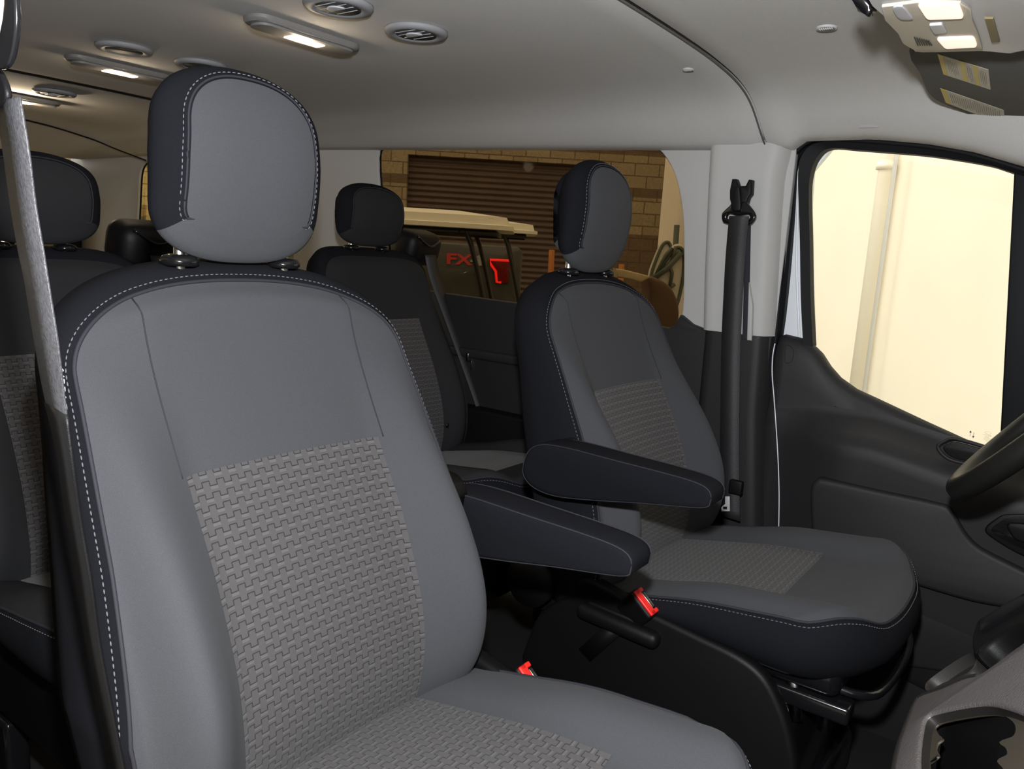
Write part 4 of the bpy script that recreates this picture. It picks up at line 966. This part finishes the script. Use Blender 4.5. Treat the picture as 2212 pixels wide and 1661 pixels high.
tl = [TL(*p) for p in [(1056, 562), (1058, 559), (1103, 561), (1102, 590), (1098, 612), (1070, 611), (1069, 590), (1059, 574)]]
v, f = flat(tl, (), .05, .01, lambda a, b, c: (a, -.012+c, b)); tlamp = mk('tail_lamp', v, f, mat('dark_lamp_red', (.16, .008, .006), .2), pt, auto=40)
tlp = [TL(*p) for p in [(1059, 561), (1102, 563)]]; o_ = [TL(*p) for p in [(1102, 563), (1059, 561), (1061, 572), (1071, 586), (1073, 609), (1083, 610)]]
mk('lit_strip', *tube([(a, -.042, b) for a, b in o_], .014, 8, up=(0, 1, 0)), mat('lit_tail_red', (.6, .01, .01), .3, emis=(1, .02, .01), es=2.2), tlamp)
c = TL(1008, 562)
v, f = text_mesh('FX', .165, lambda a, b, c_: (a*1.5+TL(991, 561)[0], -.014-c_, b+TL(991, 561)[1]), .003, .006); mk('badge_letters', v, f, mat('badge_red', (.55, .05, .04), .4), pt, smooth=False)
v, f = text_mesh('4', .165, lambda a, b, c_: (a*1.7+TL(1031, 563)[0], -.014-c_, b+TL(1031, 563)[1]), .003, .006); mk('badge_numeral', v, f, mat('badge_grey', (.32, .33, .32), .4), pt, smooth=False)
# orange posts
OR = mat('orange_post', (.55, .20, .05), .6)
for px, y0, lb in ((1196, 540, 'thin orange post standing before the roll-up door'), (1347, 571, 'orange post just under the driver headrest')):
    l, z = LZ(px, y0, 9.); tag(mk('post', *box((0, 0, (z-GZ)/2), (.05, .05, z-GZ), .006, (0, -.03, 0)), OR, loc=G(l, 9., GZ)), lb, 'post', 'orange posts in the yard')
# stacked cream ovals with dark straps, brown rounded seat
CRM = mat('cream_plastic', (.62, .60, .50), .5); GRN = mat('grey_green_frame', (.09, .11, .08), .5)
def oval(name, label, pts, dep, th=.10, tilt=0.):
    P = [LZ(*p, dep) for p in pts]; c = np.mean(P, axis=0); t = yard(name, label, 'lounger', c[0], dep, GZ, 'cream oval loungers leaning in the yard')
    P = cr([(a-c[0], b-GZ) for a, b in P], 4, True)
    v, f = flat(P, (), th, .02, lambda a, b, c_: (a, c_, b)); mk('shell', v, f, CRM, t, auto=40)
    m = np.mean(P, axis=0); Q = [(m[0]+(a-m[0])*.86, -th/2-.004, m[1]+(b-m[1])*.9) for a, b in P]
    mk('rim', *tube(Q, .012, 8, closed=True, up=(0, 1, 0)), GRN, t)
    return t, c
o1, c1 = oval('oval_lounger', 'rear cream oval lounger, its plain top showing beside the block wall', [(1400, 600), (1412, 560), (1428, 525), (1440, 517), (1448, 525), (1450, 545), (1440, 600), (1420, 660), (1395, 680)], 5.6)
o2, c2 = oval('oval_lounger', 'front cream oval lounger crossed by dark green straps', [(1404, 620), (1425, 570), (1450, 535), (1466, 527), (1477, 540), (1478, 580), (1470, 630), (1458, 670), (1440, 700), (1410, 670)], 5.2)
def st(name, pts, r): 
    P = []
    for p in pts: l, z = LZ(*p, 5.13); P.append((l-c2[0], -.07, z-GZ))
    mk(name, *tube(P, r, 8, up=(0, 1, 0)), GRN, o2)
st('strap', [(1408, 603), (1440, 580), (1472, 545)], .020); st('strap', [(1416, 595), (1437, 552), (1452, 535)], .012)
st('strap', [(1445, 570), (1452, 590), (1447, 620)], .012); st('strap', [(1449, 570), (1457, 545), (1460, 532)], .012); st('strap', [(1441, 624), (1458, 614)], .012)
l, z = LZ(1455, 485, 5.8); tag(mk('pole', *tube([(0, 0, 0), (-.06, 0, z-GZ)], .022, 8), GRN, loc=G(l+.08, 5.8, GZ)), 'short grey-green pole rising above the cream loungers', 'pole')
BRN = mat('brown_vinyl', (.105, .062, .030), .6)
sp_ = [LZ(*p, 3.6) for p in [(1391, 597), (1415, 602), (1435, 615), (1448, 635), (1455, 660), (1455, 690), (1450, 730), (1440, 800), (1330, 800), (1330, 640), (1391, 640)]]
cc = np.mean(sp_, axis=0); bs = yard('cart_seat', 'brown rounded seat back with a tan top cover behind the driver seat', 'seat', cc[0], 3.6)
v, f = flat(cr([(a-cc[0], b-GZ) for a, b in sp_], 3, True), (), .25, .015, lambda a, b, c: (a, c, b)); mk('seat_back', v, f, BRN, bs, auto=40)
fp_ = [LZ(*p, 3.5) for p in [(1322, 578), (1345, 582), (1392, 594), (1392, 598), (1375, 607), (1350, 600), (1325, 597)]]
v, f = flat([(a-cc[0], b-GZ) for a, b in fp_], (), .12, .006, lambda a, b, c: (a, -.18+c, b)); mk('top_cover', v, f, SEATT, bs, auto=40)
mk('base', *box((-.1, 0, .3), (.5, .4, .6), .03), BRN, bs)
# unseen wall added on the passenger side to cut the ambient light
struct(mk('wall_outside', *box((-3, -7, 2.2), (26, .2, 5.7)), mat('light_blocking_wall', (.12, .11, .10), .9), smooth=False), 'added unseen wall behind the camera, cutting the ambient light', 'wall')
